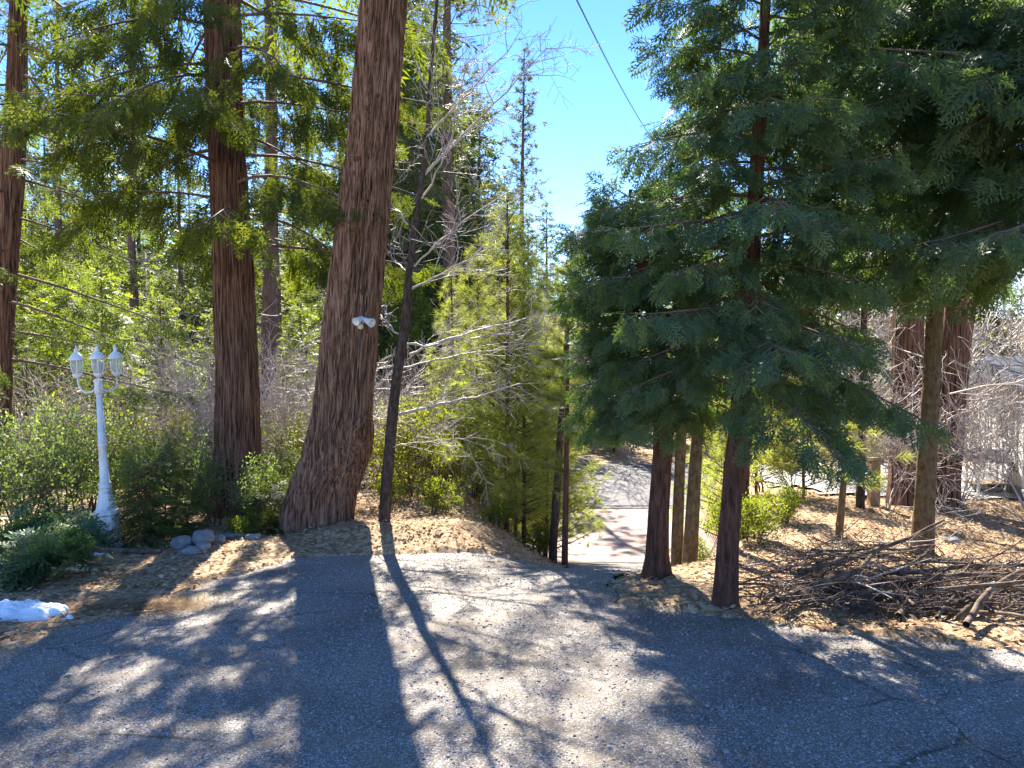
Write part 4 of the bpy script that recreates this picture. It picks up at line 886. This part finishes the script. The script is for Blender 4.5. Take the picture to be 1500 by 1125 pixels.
for (u0, v0, u1, v1, rad, lab) in ((1405, 912, 1448, 885, .026, 'stout forked log end jutting out at the front of the brush pile'), (1175, 888, 1260, 835, .045, 'dark crooked limb arching over the shaded end of the brush pile'), (1290, 868, 1500, 850, .02, 'long straight pole lying across the top of the brush pile')):
    a = G(u0, v0); b = at(u1, v1, a[1] + .25); a[2] += rad; b[2] = max(b[2], h1(b[0], b[1]) + rad); m = (a + b) / 2 + np.array([.03, 0, .05]); q1 = (a + m) / 2 + np.array([0, 0, .03]); e = b + (b - m) * .5 + np.array([0, 0, .1])
    tag(MB().tube([p - a for p in (a, q1, m, (m + b) / 2, b, e)], [rad * 1.15, rad, rad * .9, rad * .8, rad * .6, rad * .25], 10).build('dead_branch', M['dead'], None, True, a), lab, 'branch')
S = []; tp = []
for k in range(560):
    u = r.uniform(1110, 1520); v = r.uniform(838, 905); b = G(u, v); z = b[2] + .02 + heap(b[0], b[1]) * r.uniform(.1, 1.0) + (.10 * r.random() if u < 1250 else 0)
    a = r.uniform(0, 6.28); grow(r, (b[0], b[1], z), (math.cos(a), math.sin(a) * .6, r.uniform(-.05, .45)), r.uniform(.15, .4), r.uniform(.003, .007), 0, 1, S, tp, .22, -.02, (1, 3), (20, 60), .7, 4, .0018)
tag(wood('twig_tangle', S, M['twig_dark'], None, 3), 'tangle of fine dark twigs filling the brush pile', 'twigs', None, 'stuff')

# ------------------------------------------------------------------ litter, needles, pebbles, tufts (uncountable)
def scatter(n, xr, yr, cond, seed):
    g = np.random.default_rng(seed); x = g.uniform(*xr, n * 3); y = g.uniform(*yr, n * 3); k = cond(x, y); return x[k][:n], y[k][:n], g
x, y, g = scatter(30000, (-6, 8), (4.6, 13), lambda x, y: (drive_mask(x, y)[0] < .02 + .45 * np.random.default_rng(1).random(len(x)) ** 3) & ((x < edge_l(y) + .1) | (x > edge_r(y) + .1) | (y < 7.5)), 1)
n = len(x); P = np.stack([x, y, np.maximum(Hg(x, y), np.where(drive_mask(x, y)[0] > .0, Hd(x, y), -9)) + .008 + .014 * g.random(n)], 1); a = g.uniform(0, 6.28, n)
V, T, rd = stamp(LEAF[0][0], LEAF[0][1], P, np.stack([np.cos(a), np.sin(a), g.normal(0, .25, n)], 1), np.stack([g.normal(0, .35, n), g.normal(0, .35, n), np.ones(n)], 1), g.uniform(.025, .065, n), np.clip(g.normal(.55, .28, n), 0, 1))
tag(obj('fallen_leaves', mesh_np('fallen_leaves', V, T, rnd=rd), M['litter_leaf']), 'dry tan leaves covering the ground beside the drive', 'leaves', None, 'stuff')
ndl = (np.array([[0, .012, 0], [0, -.012, 0], [1, 0, .02]]), np.array([[0, 1, 2]]))
x1, y1, g = scatter(26000, (-6, 8), (4.6, 12), lambda x, y: drive_mask(x, y)[0] < .12, 2); x2, y2, _ = scatter(2200, (-4, 5), (3.2, 8.4), lambda x, y: drive_mask(x, y)[0] > 0, 3)
c = G(215, 890); x3 = g.normal(c[0], .30, 5000); y3 = g.normal(c[1], .11, 5000)
x = np.concatenate([x1, x2, x3]); y = np.concatenate([y1, y2, y3]); n = len(x); zz = np.maximum(Hg(x, y), np.where(drive_mask(x, y)[0] > .03, Hd(x, y), -9)) + .006 + .012 * g.random(n)
zz[-5000:] += .05 * np.exp(-((x3 - c[0]) / .3) ** 2 - ((y3 - c[1]) / .11) ** 2) * g.random(5000); a = g.uniform(0, 6.28, n)
V, T, rd = stamp(ndl[0], ndl[1], np.stack([x, y, zz], 1), np.stack([np.cos(a), np.sin(a), g.normal(0, .2, n)], 1), np.stack([g.normal(0, .3, n), g.normal(0, .3, n), np.ones(n)], 1), g.uniform(.05, .15, n), np.clip(g.normal(.4, .3, n), 0, 1))
tag(obj('fallen_needles', mesh_np('fallen_needles', V, T, rnd=rd), M['needle']), 'brown pine needles strewn over ground and drive', 'needles', None, 'stuff')
octa = (np.array([[1, 0, 0], [-1, 0, 0], [0, 1, 0], [0, -1, 0], [0, 0, .7], [0, 0, -.7]]) * .5, np.array([[0, 2, 4], [2, 1, 4], [1, 3, 4], [3, 0, 4], [2, 0, 5], [1, 2, 5], [3, 1, 5], [0, 3, 5]]))
x, y, g = scatter(9000, (-5, 6), (3.2, 9), lambda x, y: drive_mask(x, y)[0] > .05, 6); n = len(x); a = g.uniform(0, 6.28, n)
V, T, rd = stamp(octa[0], octa[1], np.stack([x, y, Hd(x, y) + .002], 1), np.stack([np.cos(a), np.sin(a), g.normal(0, .3, n)], 1), np.stack([g.normal(0, .4, n), g.normal(0, .4, n), np.ones(n)], 1), g.gamma(3, .0032, n) + .004, g.random(n))
tag(obj('loose_gravel', mesh_np('loose_gravel', V, T, rnd=rd), noise_mat('pebble', [(.3, (.16, .15, .15)), (.7, (.46, .44, .42))], 9, 3, .8)), 'tiny loose stones on the worn asphalt drive', 'gravel', None, 'stuff')
it = []; r = random.Random(2)
for (u, v, s, n) in ((215, 860, .16, 140), (262, 884, .15, 120), (320, 880, .08, 40), (1075, 930, .2, 90), (590, 772, .3, 160), (470, 772, .3, 120)):
    b = G(u, v)
    for k in range(n): xx = b[0] + r.gauss(0, s); yy = b[1] + r.gauss(0, s * .35); it.append((np.array([xx, yy, max(h1(xx, yy), float(Hd(np.array([xx]), np.array([yy]))[0]) if drive_mask(xx, yy)[0] > .03 else -9)]), np.array([r.gauss(0, .5), r.gauss(0, .5), 1]), np.array([1., r.gauss(0, 1), 0]), r.uniform(.03, .06)))
tag(foliage('moss_tufts', [(np.array([[0, .06, 0], [0, -.06, 0], [1, 0, .1]]), np.array([[0, 1, 2]]))], it, M['grass'], None), 'yellow-green moss and grass tufts at the drive edge', 'moss', None, 'stuff')

# ------------------------------------------------------------------ white building, shelter, post, poles and wires
wb = gxy(1522, 11.7); bt = thing('white_building', 'low white board-sided building with dark roof behind the bare thicket', 'building', (wb[0], wb[1], wb[2] - .1), math.radians(-18))
MB().box((3.0, 1.7, .95), (6.0, 3.4, 1.9)).build('wall', M['wall'], bt)
for k in range(20): MB().box((.15 + k * .3, -.012, .95), (.05, .03, 1.9)).build('batten', M['wall'], bt)
for k in range(9): MB().box((-.012, .2 + k * .38, .95), (.03, .05, 1.9)).build('batten', M['wall'], bt)
MB().add([(-.35, -.35, 1.88), (6.35, -.35, 1.88), (6.35, 3.75, 1.88), (-.35, 3.75, 1.88), (-.35, 1.7, 2.35), (6.35, 1.7, 2.35)], [(0, 1, 5, 4), (2, 3, 4, 5), (0, 4, 3), (1, 2, 5), (3, 2, 1, 0)]).build('roof', M['roof'], bt)
w = MB().box((-.03, 1.5, 1.2), (.05, .6, .6)).build('window', M['wall'], bt); MB().box((-.058, 1.5, 1.2), (.012, .5, .5)).build('pane', M['glassdark'], w)
MB().box((-.03, 1.7, .14), (.06, 3.46, .2)).build('foundation', M['rock'], bt)
sb = gxy(1452, 12.9); st = thing('roofed_shelter', 'little dark-roofed wooden shelter with a basin in front of the white building', 'shelter', sb)
for px, py in ((-.26, -.15), (.26, -.15), (-.26, .2), (.26, .2)): MB().box((px, py, .30), (.04, .04, .66)).build('post', M['wall'], st)
rf = MB().add([(-.36, -.28, .60), (.40, -.28, .52), (.40, .05, .70), (-.36, .05, .78), (.40, .32, .52), (-.36, .32, .60), (-.36, -.28, .57), (.40, -.28, .49), (.40, .05, .66), (-.36, .05, .74), (.40, .32, .49), (-.36, .32, .57)], [(0, 1, 2, 3), (3, 2, 4, 5), (6, 9, 8, 7), (9, 11, 10, 8), (0, 6, 7, 1), (5, 4, 10, 11), (0, 3, 9, 6), (3, 5, 11, 9), (1, 7, 8, 2), (2, 8, 10, 4)]).build('roof', M['roof'], st)
MB().lathe([(.10, 0), (.2, .03), (.24, .10), (.25, .13), (.22, .13), (.19, .08), (.02, .06)], 20, (-.02, 0, 0)).build('basin', M['rock'], st, True); MB().box((.0, .02, .16), (.58, .36, .025)).build('shelf', M['post'], st); MB().box((.20, -.17, .28), (.09, .02, .14)).build('plaque', M['bark_grey'], st)
pp = gxy(1493, 12.6); tag(MB().tube([(-.25, 0, .62), (.5, 0, .02)], .035, 6).build('leaning_plank', M['bark_moss'], None, False, pp), 'weathered plank propped in front of the white building', 'plank')
fp = gxy(1283, 11.4); t = thing('fence_post', 'tan squared wooden post near the blackened thin trunk', 'post', fp); MB().box((0, 0, .32), (.14, .12, .74)).build('post', M['post'], t); MB().box((0, 0, .70), (.16, .14, .03)).build('cap', M['post'], t)
def upole(label, x, y, Hh):
    b = np.array([x, y, h1(x, y) - .3]); t = thing('utility_pole', label, 'pole', b); MB().tube([(0, 0, 0), (0, 0, Hh)], [.15, .11], 14).build('pole', M['pole'], t, True); MB().box((0, 0, Hh - .35), (1.5, .10, .12)).build('crossarm', M['pole'], t)
    for k in (-.65, 0, .65): MB().lathe([(.03, 0), (.045, .03), (.03, .06), (.04, .09), (.02, .13)], 8, (k, 0, Hh - .29)).build('insulator', M['grey_box'], t, True)
    return b + np.array([0, 0, Hh - .17])
PL = upole('pale wooden utility pole in the forest left of the straight dark cedar', (213 - 750) / FPX * 33.6, 33.6, 9.45); PR = upole('wooden utility pole hidden behind the dense young cedar', (1085 - 750) / FPX * 34.0, 34.0, 9.2)
def wire(label, a, b, sag, rad, mat, grp=None):
    pts = [a + (b - a) * s - np.array([0, 0, 4 * sag * s * (1 - s)]) for s in np.linspace(0, 1, 25)]; tag(MB().tube([p - a for p in pts], rad, 5).build('overhead_wire', M[mat], None, True, a), label, 'wire', grp)
for k in (-.65, 0, .65): wire('pale overhead wire strung level between the two utility poles', PL + np.array([k, 0, 0]), PR + np.array([k, 0, 0]), .25 + .12 * (k + .65), .016, 'wire_pale', 'overhead wires between the poles')
a = at(845, 0, 9.0); b = at(925, 155, 16.0); e = b + (b - a) * .75; e = PR
st_ = a + (a - b) * 1.5
gz = h1(st_[0], st_[1]); upole('wooden utility pole carrying the near end of the black service cable', st_[0], st_[1], st_[2] - gz + .45)
P3 = [st_, a, b, PR]; pts = []
for s in np.linspace(0, 1, 40):
    w = [((s - tj[0]) * (s - tj[1]) * (s - tj[2])) / ((ti - tj[0]) * (ti - tj[1]) * (ti - tj[2])) for ti, tj in ((0, (.3, .52, 1)), (.3, (0, .52, 1)), (.52, (0, .3, 1)), (1, (0, .3, .52)))]; pts.append(sum(wi * p for wi, p in zip(w, P3)))
tag(MB().tube([p - PR for p in pts], .011, 6).build('service_cable', M['black'], None, True, PR), 'black service cable slanting down across the open blue sky', 'cable')
